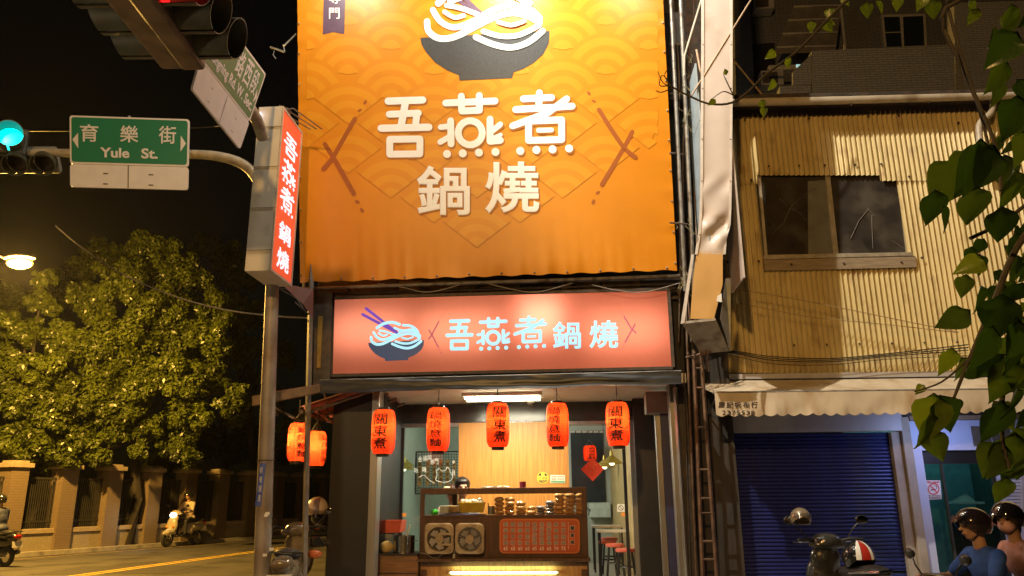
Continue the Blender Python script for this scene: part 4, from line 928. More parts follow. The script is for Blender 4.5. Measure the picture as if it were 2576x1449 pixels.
ys_ = road_sign('green and white street sign reading Yule St. with Chinese characters', ypf, z0, yc, (.672, .68),
    [('育', .085, .115, .24, .36, .012), ('樂', .42, .115, .575, .355, .012), ('街', .745, .105, .89, .355, .012), ('Yule', .252, .435, .50, .575, .03), ('St.', .60, .43, .74, .575, .03)],
    [((.022, .335), (.07, .24), (.07, .46)), ((.93, .23), (.93, .46), (.975, .345))], [(.30, .80), (.30, .945), (.685, .80), (.685, .945)], .492, Vector((0, .02, 0)))
MB().tube([Y.at(*z0(650, 585), DY+.33), Y.at(*z0(650, 940), DY+.33)], .02, 6).build('clamp', galv, ys_)
xpf = lambda u, v, o: W.atx(u, v, XA+.05+o)
dc = [(1330, 60), (1805, 705), (1560, 1420), (1105, 850)]
ds = road_sign('tilted looking green and white street sign reading Dongning Rd. W. Sec.', xpf, z1, dc, (.635, .645),
    [('東', .10, .06, .25, .36, .014), ('寧', .28, .06, .41, .36, .014), ('路', .54, .06, .67, .36, .014), ('西', .69, .06, .81, .36, .014), ('段', .83, .06, .935, .36, .014), ('Dongning Rd. W. Sec.', .10, .40, .965, .57, .03)],
    [((.948, .24), (.948, .42), (.985, .33))], [(.30, .77), (.30, .93), (.79, .77), (.79, .93)], .56, Vector((-.02, 0, 0)), fr=W)
# ================================================================== TRAFFIC SIGNALS
sigg = M('signal_green_grey', (.075, .085, .065), .5, var=.3, scale=8, dirt=(.13, .1, .06), dirt_s=5); sigb = M('signal_brown_housing', (.16, .115, .08), .5, var=.35, scale=6, bump=.1)
lensd = M('dark_lens', (.03, .02, .02), .15, coat=1)
def visor(c, ax, rad, ln, parent, mat, droop=True):
    """tunnel visor along axis ax"""
    ax = Vector(ax).normalized(); m = MB(); up = Vector((0, 0, 1)); s = ax.cross(up).normalized(); u = s.cross(ax).normalized(); N = 26; vs, fs = [], []
    for i in range(N+1):
        q = R(-85+350*i/N); d = s*math.cos(q)+u*math.sin(q); k = .74+.26*(.5+.5*math.sin(q))
        for r in (rad, rad-.008): vs += [c+d*r, c+d*r+ax*ln*k]
    for i in range(N):
        o = i*4; fs += [(o, o+1, o+5, o+4), (o+2, o+6, o+7, o+3), (o+1, o+3, o+7, o+5)]
    m.add(vs, fs); m.build('visor', mat, parent, smooth=True)
def signal(lab, c0, step, ax, rad, housing_w, depth, lit, litcol, vl=.3, hm=None, es=6):
    """three lamps in a row: c0 first lamp centre (on the housing front), step between lamps, ax facing"""
    ax = Vector(ax).normalized(); st = Vector(step); t = thing('traffic_signal', lab, 'traffic light', c0+st-ax*depth/2)
    d = st.normalized(); w = ax.cross(d).normalized(); a = c0-d*(rad*1.12); b = c0+st*2+d*(rad*1.12)
    f = [a+w*housing_w, b+w*housing_w, b-w*housing_w, a-w*housing_w]
    MB().hexa(f, -ax*depth).build('housing', hm or sigb, t, bevel=.03)
    for i in range(3):
        c = c0+st*i; visor(c+ax*.002, ax, rad, vl, t, sigg)
        m = MB(); s = d; u = w; m.add([c+ax*.012+ (s*math.cos(2*math.pi*k/20)+u*math.sin(2*math.pi*k/20))*(rad-.012) for k in range(20)]+[c+ax*.04], [(k, (k+1) % 20, 20) for k in range(20)])
        m.build('lens', M('lit_'+litcol[0], litcol[1], .3, emit=litcol[1], es=es) if i == lit else lensd, t, smooth=True)
    return t
redl, teal = ('red', (1, .01, .012)), ('teal', (.0, .85, .75))
# right facing head: visor tips at u~616, 586, 550
XT = -2.19; c = W.atx(612, 88, XT); c2 = W.atx(583, 40, XT); stp = Vector((0, -.29, 0))
zz = c.z
signal('traffic signal facing right with its red lamp lit, near top left', Vector((XT-.38, c.y+.05, zz)), (0, -.36, .0), (1, 0, 0), .165, .19, .2, 2, redl, .36, es=3)
c = W.atx(290, 100, -3.42)
signal('unlit green hooded traffic signal facing left, hanging at top left corner', Vector((-3.08, c.y, c.z)), (0, -.36, 0), (-1, 0, 0), .165, .19, .34, 9, redl, .36)
m = MB(); m.tube([W.at(*z1(660, 200), 6.2)]+[W.at(*z1(830+150*math.cos(q), 250+70*math.sin(q)), 6.1) for q in [math.pi*1.0-.4*i for i in range(16)]], .006, 5); m.tube([W.at(*z1(980, 270), 6.1), W.at(*z1(905, 215), 6.1), W.at(*z1(870, 190), 6.15), W.at(*z1(720, 0), 6.0)], .012, 5)
m.build('signal_cable', dark, label='black cable loop hanging between the two top left signals', cat='cable')
MB().hexa([W.at(*z1(*p), 6.15) for p in ((990, 150), (1060, 140), (1300, 470), (1230, 480))], (0, .1, .02)).build('mounting_plate', sigb, label='long brown mounting plate joining the signal to the mast arm', cat='bracket')
# teal one at left edge, facing the camera right and down
c = W.at(8, 344, 8.9); ax = (Vector((0.55, -1, -.1))).normalized()
signal('traffic signal at left edge with its teal lamp lit', c+Vector((.02, .12, .02)), (-.37, -.2, 0), ax, .16, .18, .16, 0, teal, .30, hm=sigg, es=3.2)
c = W.at(115, 405, 9.3)
signal('grey three lamp traffic signal seen from below, under the teal one', c, (-.36, .0, 0), (.35, -.75, -.55), .15, .17, .16, 9, teal, .3, hm=M('signal_grey', (.25, .24, .22), .5, var=.2))
# ---- wires in the sky
cab = M('black_cable', (.03, .028, .025), .5)
def wire(lab, pts, r=.008, mat=cab, n=8, name='cable'):
    P = [Vector(p) for p in curve([tuple(p) for p in pts], n)]
    MB().tube(P, r, 5).build(name, mat, label=lab, cat='cable')
wire('thin horizontal wire behind the Yule sign', [W.at(-40, 327, 10.5), W.at(180, 330, 10.5), W.at(480, 322, 10), W.at(560, 316, 9.6)], .006)
wire('pale twisted cable sagging across the trees to the shop corner', [W.at(140, 568, 14), W.at(200, 618, 13.4), W.at(300, 685, 12.6), W.at(430, 742, 11.8), W.at(560, 778, 11), W.at(690, 795, 10.3), W.at(785, 800, 10)], .012, M('pale_cable', (.34, .31, .25), .5, var=.3, scale=30))
m = MB(); m.tube([W.at(745, 85, 9.4), W.at(715, 115, 9.4)], .012, 6); m.tube([W.at(680, 118, 9.4), W.at(716, 131, 9.4)], .012, 6); m.tube([W.at(*p, 9.4) for p in ((690, 128), (687, 138), (694, 148))], .006, 5); m.tube([W.at(712, 112, 9.4), W.at(716, 130, 9.4)], .006, 5)
m.build('bent_bracket', galv, label='bent grey pipe bracket sticking out left of the banner top', cat='bracket')
# ---- left thin post, bracket bar and red side roof
post = MB(); a, b = A.at(779, 740, 9.6), A.at(764.5, 1455, 9.6); b = a+(b-a)*(a.z/(a.z-b.z))
m = MB(); m.tube([a+Vector((0, 0, .4)), b], .037, 4); m.build('thin_post', M('post_grey', (.22, .19, .16), .5, metal=.2, var=.3, scale=5, dirt=(.1, .07, .05)), fr=A, label='thin grey square post at the left corner of the shop', cat='post')
sr = thing('side_roof', 'small red corrugated side roof on a brown steel bracket left of the shop', 'roof', A.at(740, 1010, 9.8), A)
MB().hexa([A.at(634, 996, 9.1), A.at(806, 966, 9.45), A.at(806, 987, 9.45), A.at(634, 1021, 9.1)], (0, .05, 0)).build('bracket_bar', M('brown_bracket', (.20, .13, .07), .6, var=.3, scale=8, dirt=(.1, .06, .03)), sr, bevel=.004)
redm = M('red_sheet', (.55, .15, .09), .55, var=.25, scale=6, dirt=(.12, .06, .04))
zr_ = A.at(690, 985, 9.5).z
def rf(s, t):
    x = -2.42-.98*s; y = 9.6+3.0*t; return Vector((x, y, zr_+.12-.30*s+.018*math.sin(y*28)))
m = MB(); m.grid(1, 90, rf); m.build('roof_sheet', redm, sr)
m = MB(); m.bb((-3.42, 9.55, zr_-.22), (-2.42, 9.585, zr_+.1)); 
for i in range(6): MB().tube([(-2.42, 9.75+i*.55, zr_+.05), (-3.38, 9.75+i*.55, zr_-.26)], .022, 4).build('rafter', rust, sr)
MB().tube([(-3.36, 9.6, zr_-.25), (-3.36, 12.6, zr_-.25)], .03, 4).build('edge_beam', rust, sr)
MB().hexa([A.at(688, 985, 9.6), A.at(806, 966, 9.6), A.at(806, 972, 9.6), A.at(690, 1002, 9.6)], (0, .03, 0)).build('fascia', redm, sr)
MB().tube([A.at(700, 1045, 9.7), A.at(640, 1005, 9.6)], .02, 4).build('strut', rust, sr)
for a, b in (((640, 1000), (760, 1062)), ((800, 1035), (828, 1060)), ((815, 985), (828, 1040))): MB().tube([A.at(*a, 9.9), A.at(*b, 9.9)], .016, 4).build('strut', rust, sr)
# pinkish underside flap of the corner
MB().hexa([A.at(705, 712, 9.3), A.at(788, 728, 9.5), A.at(786, 800, 9.5), A.at(762, 765, 9.4)], (0, .02, 0)).build('torn_flap', M('pink_flap', (.20, .07, .05), .6), shop)
m = MB(); [m.tube([A.at(*p, 9.6) for p in q_], .008, 4) for q_ in (((700, 725), (745, 750), (780, 800)), ((690, 722), (730, 730), (790, 726)), ((742, 760), (775, 790)))]; m.build('hanging_cable', dark, fr=A, label='tangle of dark cables at the left corner under the banner', cat='cable')
# upright dark channel beside the light box, left end
MB().hexa([A.at(788, 728, 9.7), A.at(836, 735, 9.7), A.at(830, 965, 9.7), A.at(786, 975, 9.7)], (0, .15, 0)).build('dark_channel', dark, shop)
MB().hexa([A.at(800, 795, 9.69), A.at(812, 795, 9.69), A.at(806, 925, 9.69), A.at(797, 925, 9.69)], (0, .01, 0)).build('yellow_strip', M('yellow_board'), shop)
# ================================================================== RIGHT SIDE: ladder truss, dark gap, bent white sign
gapm = M('dark_gap_wall', (.045, .036, .028), .8, var=.4, scale=6, stretch=(3, 3, .5), dirt=(.02, .018, .015))
gx0, gx1 = A.at(1700, 900, 10.2).x, A.at(1835, 900, 10.2).x
MB().bb((gx0+.02, 10.32, .12), (gx1, 10.5, 8.6)).build('recess_wall', gapm, shop)
lt = thing('ladder_truss', 'rusty steel ladder truss standing between the shop and the shutter', 'truss', A.at(1782, 1449, 9.9), A)
rustb = M('brown_truss_steel', (.17, .10, .06), .55, metal=.2, var=.4, scale=9, dirt=(.07, .045, .03), dirt_s=5)
p0, p1 = A.at(1745, 880, 9.9), A.at(1768, 1449, 9.9); q0, q1 = A.at(1763, 880, 9.9), A.at(1803, 1449, 9.9)
for a, b in ((p0, p1), (q0, q1)):
    b = a+(b-a)*((a.z-.12)/(a.z-b.z)); MB().tube([a, b], .024, 4).build('rail', rustb, lt)
for v in (930, 982, 1085, 1192, 1263, 1299, 1367, 1410):
    k = (v-880)/569; a, b = p0+(p1-p0)*k, q0+(q1-q0)*k; MB().tube([a, b], .014, 5).build('rung', rustb, lt)
for u0, u1, w_, mt in ((1698, 1728, .05, steel), (1722, 1752, .03, rustb), (1712, 1738, .02, dark)):
    a, b = A.at(u0, 700 if mt is not steel else 975, 9.95), A.at(u1, 1449, 9.95); b = a+(b-a)*((a.z-.12)/(a.z-b.z)); MB().tube([a, b], w_*.5, 4).build('upright', mt, lt)
for k in range(5):
    u = 1690+random.uniform(8, 60); P = [A.at(u+random.uniform(-9, 9)+ (v-300)*.03, v, 9.7+random.uniform(-.08, .2)) for v in (-30, 180, 420, 650, 860)]
    MB().tube([Vector(p) for p in curve([tuple(p) for p in P], 4)], .009, 5).build('cable', rust, fr=A, label='thin rusty brown cable running up the dark gap right of the orange banner', cat='cable', group='cables in the gap beside the banner')
m = MB()
for k in range(34):
    c = A.at(1728+random.uniform(-18, 22), random.choice((130, 175, 235, 300, 560, 695, 700, 715))+random.uniform(-22, 22), 9.45); P = [c]
    for j in range(4): P.append(P[-1]+Vector((random.uniform(-.06, .06), random.uniform(-.03, .03), random.uniform(-.08, .06))))
    m.tube(P, .004, 4)
m.build('wilted_vines', M('dry_vine', (.26, .24, .13), .7, var=.4), fr=A, label='dry vine tendrils tangled on the tubes right of the banner', cat='vine', kind='stuff')
m = MB(); m.tube([A.at(1764, 0, 9.2), A.at(1722, 140, 9.3), A.at(1721, 190, 9.35)], .012, 6); m.build('white_rope', M('rope_white', (.6, .58, .5), .7), fr=A, label='taut white rope left of the bent white sign', cat='rope')
m = MB(); m.tube([A.at(1892, -5, 9.0), A.at(1740, 240, 9.0)], .012, 6); m.build('rope', M('rope_brown', (.45, .32, .22), .7), fr=A, label='brownish rope crossing diagonally in front of the bent white sign', cat='rope')
MB().tube([A.at(1752, 125, 9.15), A.at(1766, 200, 9.1)], .014, 6).build('stick', M('rope_brown'), fr=A, label='short wooden stick behind the left edge of the bent white sign', cat='stick')
# bent white metal sign
bsn = thing('bent_metal_sign', 'tall white metal sign casing, bent and torn open at its lower end', 'sign', A.at(1790, 885, 9.0), A)
wm = M('pinkish_white_metal', (.60, .52, .47), .38, metal=.0, var=.07, scale=2.5, bump=.08, bscale=8, dirt=(.42, .33, .26), dirt_s=2, dirt_lo=.55, dirt_hi=.8)
DS = 9.0
edge = [(-650, 1775, 1843), (-40, 1765, 1843), (0, 1764, 1843), (110, 1764, 1843), (240, 1763, 1843), (350, 1762, 1842), (420, 1762, 1842), (520, 1760, 1840), (565, 1758, 1838), (600, 1754, 1828), (650, 1746, 1825), (715, 1738, 1826), (800, 1733, 1803)]
def es(v, j):
    for i in range(len(edge)-1):
        if edge[i][0] <= v <= edge[i+1][0]:
            k = (v-edge[i][0])/(edge[i+1][0]-edge[i][0]); return edge[i][j]*(1-k)+edge[i+1][j]*k
    return edge[-1][j]
def sf(s, t, v0=-40, v1=640):
    v = v0+(v1-v0)*t; u = es(v, 1)+(es(v, 2)-es(v, 1))*s; k = math.exp(-((v-575)/38)**2)+.35*math.exp(-((v-470)/30)**2)
    return A.at(u, v, DS+.03*k*math.sin(s*7+v*.06)+.05*k*noise.noise(Vector((s*2, v*.03, 0)))+.006*noise.noise(Vector((s*2, v*.01, 5))))
m = MB(); m.grid(14, 110, sf); m.grid(4, 10, lambda s, t: sf(s, t, -650, -40)); m.build('front_sheet', wm, bsn, smooth=True)  # upper grid, out of view, added to lengthen the sheet's cast shadow
ywm = M('orange_inner_panel', (.62, .36, .12), .5, var=.12, scale=2, dirt=(.5, .4, .3), dirt_s=6, dirt_lo=.66, dirt_hi=.72)
m = MB(); m.grid(10, 26, lambda s, t: sf(s*.86+.05, t, 632, 802)); m.build('lower_panel', ywm, bsn, smooth=True)
for j in (1, 2):
    m = MB(); m.grid(1, 90, lambda s, t: (lambda v: A.at(es(v, j)+(7*s if j == 1 else -6*s), v, DS-.012))(-40+680*t)); m.build('folded_edge', M('white_edge', (.66, .6, .55), .35), bsn)
m = MB(); m.add([A.at(*p) for p in ((1739, 640, DS-.01), (1746, 640, DS-.01), (1722, 812, DS-.01), (1712, 815, DS-.01))], [(0, 1, 2, 3)]); m.build('left_strip', M('white_edge'), bsn)
MB().bb((A.at(1841, 300, DS).x-.03, DS+.02, A.at(1760, 700, DS).z), (A.at(1841, 300, DS).x-.01, DS+.74, A.at(1760, -650, DS).z)).build('side_panel', wm, bsn)  # unseen right side, added to keep the white lamp off the wall beside it
m = MB(); m.hexa([A.at(1826, 700, DS), A.at(1838, 700, DS+.1), A.at(1838, 884, DS+.1), A.at(1812, 800, DS)], (0, .02, 0)); m.build('right_strip', M('silver_strip', (.5, .48, .44), .3, metal=.6), bsn)
m = MB(); bt = [A.at(1716, 815, DS), A.at(1800, 806, DS), A.at(1834, 884, DS+.55), A.at(1763, 889, DS+.55)]
m.hexa([bt[0], bt[1], bt[2], bt[3]], (0, 0, .03)); m.build('bottom_cap', M('torn_grey_cap', (.40, .36, .31), .6, var=.2, dirt=(.2, .16, .12), dirt_s=5), bsn)
xb = A.at(1760, 300, DS+.05).x
for v0, v1, mt in ((155, 300, 'a'), (300, 460, 'b'), (460, 640, 'c')):
    a, b = A.atx(1750, v0, xb), A.atx(1750, v1, xb); MB().bb((xb-.01, DS+.02, A.at(1760, v1, DS).z), (xb+.01, DS+.75, A.at(1760, v0, DS).z-.01)).build('side_panel', M('pale_blue_panel', (.32, .40, .46), .5, var=.15), bsn)
MB().bb((xb+.02, DS+.76, A.at(1760, 700, DS).z), (xb+.3, DS+.8, 9)).build('back_plate', dark, bsn)
m = MB()
for v in (112, 222, 350, 455, 590, 650):
    for j, o in ((1, 4), (2, -4)): m.ell(A.at(es(v, j)+o, v, DS-.014), .008, n=6, k=4)
m.build('screw', rust, bsn)['kind'] = 'stuff'
MB().hexa([A.at(1805, 745, DS-.03), A.at(1815, 738, DS-.03), A.at(1816, 760, DS-.03), A.at(1803, 758, DS-.03)], (0, .01, 0)).build('torn_tab', whp, bsn)
m = MB(); [m.tube([A.at(1730+i*16, 888-i*2, 9.4), A.at(1752+i*10, 910+i*8, 9.8)], .012, 4) for i in range(4)]; m.tube([A.at(1725, 900, 9.6), A.at(1790, 885, 9.5)], .015, 4); m.build('support_bracket', rustb, bsn)
# ================================================================== RIGHT BUILDING (frame B)
DR = 10.4
rb = thing('corrugated_house', 'old house front clad in rust streaked corrugated metal with a cracked window', 'building', B.at(2200, 1449, DR), B)
corr = M('corrugated_beige', (.60, .48, .22), .45, metal=.1, var=.08, scale=2.2, stretch=(2, 2, 1), bump=.05, dirt=(.34, .22, .10), dirt_s=3.2, dirt_lo=.54, dirt_hi=.8)
PIT = .0715
def sheet(pts_top, pts_bot, y, name='corrugated_sheet', mat=corr, par=rb):
    """pts: (u,v) left and right of the sheet, top and bottom, standing at depth y"""
    a, b, c, d = B.at(*pts_top[0], y), B.at(*pts_top[1], y), B.at(*pts_bot[1], y), B.at(*pts_bot[0], y)
    x0, x1 = (a.x+d.x)/2, (b.x+c.x)/2; n = max(6, int((x1-x0)/PIT*7)); m = MB()
    def f(s, t):
        x = x0+(x1-x0)*s; z = (a.z+(b.z-a.z)*s)*t+(d.z+(c.z-d.z)*s)*(1-t)
        return Vector((x, y-.017*math.cos(x/PIT*2*math.pi)-.004*noise.noise(Vector((x*1.5, z*1.5, 0))), z))
    m.grid(n, 6, f); return m.build(name, mat, par, smooth=True)
def edges(a, b, n): return [a+(b-a)*i/n for i in range(n+1)]
# pixel borders; overlap of upper and lower rows near v = 460
TOPV = lambda u: 296-(u-1845)*.0285
cols_l = [1700, 1818, 1912]; 
def xat(u, v): return B.at(u, v, DR).x
WL, WR = xat(1915, 545), xat(2275, 545)
def uv_of(x, v):  # pixel column of a plumb line through x at row v (search)
    lo, hi = 0, 4000
    for _ in range(40):
        md = (lo+hi)/2
        if B.at(md, v, DR).x < x: lo = md
        else: hi = md
    return lo
def psheet(x0, x1, vt, vb, dy=0):
    sheet([(uv_of(x0, vt), vt), (uv_of(x1, vt), vt)], [(uv_of(x0, vb), vb), (uv_of(x1, vb), vb)], DR+dy)
X = [xL+4.05-.1]
xs0 = xat(1700, 700); xE = xat(3050, 700)
xn = WL+(WR-WL)*.88
# upper row: five overlapping sheets
bnds = [xs0, xs0+.75, WL, WL+.85, xn, xn+.85, xE]
for i in range(6):
    a, b = bnds[i], bnds[i+1]; vb = 463 if i < 2 else (441 if i < 4 else 455)
    psheet(a-.03, b, TOPV((i+1)*150+1700), vb, -.008+.004*(i % 2))
for i, (a, b, vt, vb) in enumerate(((xs0, xs0+.75, 452, 938), (xs0+.75, WL-.02, 452, 938), (WL-.02, WL+.9, 664, 938), (WL+.9, WR, 664, 936), (WR, WR+.8, 446, 934), (WR+.8, xE, 444, 932))):
    psheet(a-.03, b, vt, vb, .012+.004*(i % 2))
MB().bb((xs0-.4, DR+.06, .12), (xE+.3, DR+.2, B.at(2100, 262, DR).z)).build('wall_behind', gapm, rb) if False else None
# wall above / behind the sheets
zt2 = B.at(2100, 262, DR).z
w0, w1 = B.at(1907, 436, DR), B.at(2290, 650, DR)
MB().bb((xs0-.2, DR+.16, B.at(2100, 945, DR).z), (xE+.2, DR+.25, w1.z-.05)).build('inner_wall', dark, rb)
MB().bb((xs0-.2, DR+.16, w1.z-.05), (w0.x-.1, DR+.25, zt2)).build('inner_wall', dark, rb); MB().bb((w1.x+.1, DR+.16, w1.z-.05), (xE+.2, DR+.25, zt2)).build('inner_wall', dark, rb)
MB().bb((w0.x-.1, DR+.16, w0.z-.02), (w1.x+.1, DR+.25, zt2)).build('inner_wall', dark, rb)
MB().bb((w0.x-.2, DR+.9, w1.z-.2), (w1.x+.2, DR+.92, w0.z+.2)).build('curtain', M('dim_curtain', (.10, .09, .075), .8, var=.2, scale=3, stretch=(6, 1, 1)), rb)
win = MB()
al = M('old_aluminium', (.46, .40, .30), .45, metal=.3, var=.2, scale=12)
P = lambda u, v, dy=.03: B.at(u, v, DR+dy)
wdw = MB(); wdw.hexa([P(2076, 438), P(2088, 438), P(2110, 642), P(2097, 642)], (0, .05, 0)); wd_ = wdw.build('window', al, rb)
MB().hexa([P(1906, 436), P(1913, 436), P(1931, 642), P(1924, 642)], (0, .06, 0)).build('frame', al, wd_); MB().hexa([P(2258, 448), P(2264, 448), P(2288, 640), P(2281, 640)], (0, .06, 0)).build('frame', al, wd_)
MB().hexa([P(1922, 641, -.03), P(2296, 634, -.03), P(2297, 643, -.03), P(1922, 653, -.03)], (0, .12, 0)).build('sill', al, wd_, bevel=.004)
MB().hexa([P(1922, 654, -.035), P(2305, 645, -.035), P(2306, 672, -.035), P(1924, 681, -.035)], (0, .04, 0)).build('apron_board', M('weathered_board', (.30, .23, .15), .7, var=.3, scale=6, stretch=(.7, 5, 8)), wd_)
gm = Mglass('dusty_glass', (.22, .20, .18), .10, .25)
for q_ in (((1913, 438), (2077, 434), (2098, 642), (1931, 644)), ((2088, 434), (2258, 430), (2283, 638), (2109, 641))): m = MB(); m.hexa([P(*p, .05) for p in q_], (0, .005, 0)); m.build('glass_pane', M('dusty_dark_glass', (.045, .038, .032), .18, var=.3, scale=4, bump=.03, dirt=(.09, .08, .065), dirt_s=2.5), wd_)
m = MB(); m.hexa([P(*p, .046) for p in (zr(742, 912)+(), zr(838, 905), zr(882, 1282), zr(745, 1285))], (0, .003, 0)); m.build('paper_behind_pane', M('grey_paper', (.16, .16, .14), .6, var=.2, scale=5), wd_)
crk = M('crack_white', (.17, .15, .13), .6)
for pts in (((565,1180),(610,1130),(660,1040),(700,1000),(800,930)), ((620,1130),(640,1080),(665,1030),(670,1060),(640,1050)), ((600,1000),(650,1045),(700,1070),(735,1110)), ((958,1200),(1000,1110),(1050,1050)), ((1040,1045),(1080,1088)), ((1065,1080),(1065,1130),(1070,1250)), ((1165,1210),(1225,1250)), ((860,1280),(875,1240))):
    MB().tube([P(*zr(*p), .04) for p in pts], .003 if len(pts) > 3 else .0045, 4).build('crack', crk, wd_)
m = MB()
for X_, Y_ in ((425,603),(522,600),(748,596),(1048,585),(1200,580),(1500,617),(458,905),(546,836),(698,833),(827,831),(982,829),(1112,825),(1252,888),(495,1314),(338,1318),(660,1330),(924,1326),(1214,1320),(1316,1297)): m.ell(P(*zr(X_, Y_), -.04), .017, n=7, k=5)
for i in range(9): m.ell(P(1998+i*82, 868-i*1.5, -.03), .015, n=7, k=5)
m.build('rusty_bolt', M('rust_bolt', (.05, .025, .015), .7), rb)['kind'] = 'stuff'
MB().hexa([P(1700, 270, -.02), P(3050, 230, -.02), P(3050, 264, -.02), P(1700, 302, -.02)], (0, .1, 0)).build('eave_board', M('eave_board', (.10, .07, .05), .7, var=.3, scale=4, dirt=(.05, .04, .03)), rb)
pvc = M('dirty_white_pvc', (.50, .44, .34), .4, var=.12, scale=3, dirt=(.28, .22, .15), dirt_s=3)
gt = thing('rain_gutter', 'dirty white gutter pipe along the eave with a bent downpipe', 'gutter', B.at(2200, 260, DR-.3), B)
Gp = lambda u, v: B.at(u, v, DR-.32)
MB().tube([Gp(1830, 258), Gp(2100, 252), Gp(2350, 245), Gp(3050, 222)], .062, 14).build('pipe', pvc, gt, smooth=True)
for u, v in ((1907, 256), (2140, 251), (2335, 245), (2470, 240)): MB().tube([Gp(u, v-14), Gp(u+1, v+14)], .012, 5).build('clip', rust, gt)
for q_ in (curve([(2492, 240), (2498, 262), (2492, 285), (2472, 302), (2463, 318), (2464, 345), (2472, 420)], 4),): MB().tube([B.at(u, v, DR-.22) for u, v in q_], .045, 12).build('downpipe', pvc, gt, smooth=True)
MB().bb((xs0-.3, DR-.38, Gp(2200, 247).z+.02), (xE, DR+.3, Gp(2200, 247).z+.07)).build('eave_sheet', dark, rb)
# beam under the sheets, shutter, awning
bz = lambda v, u=2100, dy=0: B.at(u, v, DR+dy).z
MB().bb((xs0+.35, DR-.06, bz(952)), (xE, DR+.1, bz(939))).build('white_beam', M('greyish_white_beam', (.42, .40, .40), .5, var=.1), rb)
MB().bb((xs0+.2, DR+.02, bz(1052)), (xE, DR+.15, bz(953))).build('lintel_wall', dark, rb)
sx0, sx1 = B.at(1775, 1087, DR).x, B.at(2236, 1087, DR).x
hous = M('shutter_housing_white', (.50, .47, .45), .5, var=.06, scale=3)
MB().bb((sx0-.12, DR-.1, bz(1087)), (sx1+.15, DR+.019, bz(1040))).build('shutter_housing', hous, rb, bevel=.008)
navy = M('navy_slat', (.015, .020, .13), .42, metal=.2, var=.2, scale=5, dirt=(.025, .028, .07), dirt_s=2)
sh_ = thing('roller_shutter', 'closed dark navy roller shutter with many narrow slats', 'shutter', ((sx0+sx1)/2, DR+.05, .12), B)
zt3 = bz(1088); nS = 46; hS = (zt3-.12)/nS
pro = [(0, 0), (-.012, .18), (-.016, .45), (-.012, .72), (0, .88), (.004, 1)]
mm = MB(); vs_b = []
for y_, k in pro: vs_b += [(sx0-.02, DR+.05+y_, .12+hS*k), (sx1+.02, DR+.05+y_, .12+hS*k)]
mm.add(vs_b, [(2*i, 2*i+1, 2*i+3, 2*i+2) for i in range(len(pro)-1)])
s0 = mm.build('slat', navy, sh_, smooth=False)
for i in range(1, nS):
    c = s0.copy(); COL.objects.link(c); c.parent = sh_; c.location = (0, 0, hS*i)
MB().bb((sx0-.1, DR-.03, .12), (sx0-.015, DR+.09, zt3-.01)).build('guide_rail', M('grey_guide', (.2, .18, .2), .4, metal=.4), sh_)
greyw = M('grey_plaster_column', (.34, .29, .23), .7, var=.1, scale=3, dirt=(.22, .18, .14), dirt_s=2)
cx1 = B.at(2283, 1087, DR).x
MB().bb((sx1+.005, DR-.04, .12), (sx1+.12, DR+.1, zt3-.003)).build('column', greyw, rb, bevel=.01); MB().bb((sx1+.122, DR-.1, .12), (cx1-.003, DR+.1, bz(1052))).build('column', greyw, rb, bevel=.01)
lav = M('lavender_wall', (.42, .46, .62), .6, var=.05, scale=3)
dx0, dx1, dz = B.at(2314, 1137, DR).x, B.at(2494, 1137, DR).x, bz(1136)
MB().bb((cx1, DR-.06, .12), (dx0, DR+.1, bz(1062))).build('door_frame_wall', lav, rb); MB().bb((dx0+.001, DR-.06, dz), (xE, DR+.1, bz(1062))).build('door_frame_wall', lav, rb)
MB().bb((dx1, DR-.06, .12), (xE, DR+.1, dz-.001)).build('door_frame_wall', lav, rb)
MB().bb((xs0+2.9, DR-.09, bz(1061)), (xE, DR+.05, bz(1050))).build('rough_lintel', M('wood_lintel', (.25, .17, .1), .7), rb)
o_ = MB().bb(P(2442, 1072, -.065), P(2545, 1122, -.05)).build('transom_window', M('brown_pane', (.12, .095, .07), .3, var=.2), rb); MB().bb(P(2491, 1072, -.075), P(2497, 1122, -.066)).build('bar', lav, o_)
# glass door with a dim teal room behind it
dr = MB().bb((dx0+.002, DR+.0, .12), (dx0+.03, DR+.06, dz-.003)).build('glass_door', blk, rb)
MB().bb((dx1-.03, DR, .12), (dx1-.002, DR+.06, dz-.003)).build('frame', blk, dr); MB().bb((dx0+.031, DR, dz-.17), (dx1-.031, DR+.06, dz-.004)).build('head_rail', blk, dr)
xm = B.at(2382, 1250, DR).x; MB().bb((xm-.012, DR+.0, .12), (xm+.012, DR+.05, dz-.172)).build('meeting_stile', M('dark_alu', (.08, .08, .08), .3, metal=.5), dr)
MB().bb((dx0+.031, DR+.02, .12), (xm-.013, DR+.026, dz-.173)).build('pane', Mglass('door_pane', (.75, .85, .85), .12, .03), dr); MB().bb((xm+.013, DR+.02, .12), (dx1-.031, DR+.026, dz-.173)).build('pane', Mglass('door_pane'), dr)
te = M('teal_room_wall', (.10, .28, .29), .6, var=.2)
MB().bb((dx0-.3, DR+1.6, .12), (dx1+.8, DR+1.7, 2.9)).build('room_wall', te, rb); MB().bb((dx1+.55, DR+.2, .12), (dx1+.6, DR+1.59, 2.9)).build('room_wall', M('dark_green_wall', (.02, .07, .055), .6), rb)
MB().bb((dx0-.3, DR+.12, 2.8), (dx1+.54, DR+1.59, 2.84)).build('room_ceiling', dark, rb)
xq = lambda u: B.at(u, 1250, DR+1.2).x; zq = lambda v: B.at(2420, v, DR+1.2).z
MB().bb((xq(2395), DR+1.1, .2), (xq(2450), DR+1.4, zq(1310))).build('cabinet', blk, rb); MB().bb((xq(2390), DR+1.0, zq(1268)), (xq(2455), DR+1.3, zq(1262))).build('table_top', M('teal_top', (.3, .5, .5), .3), rb)
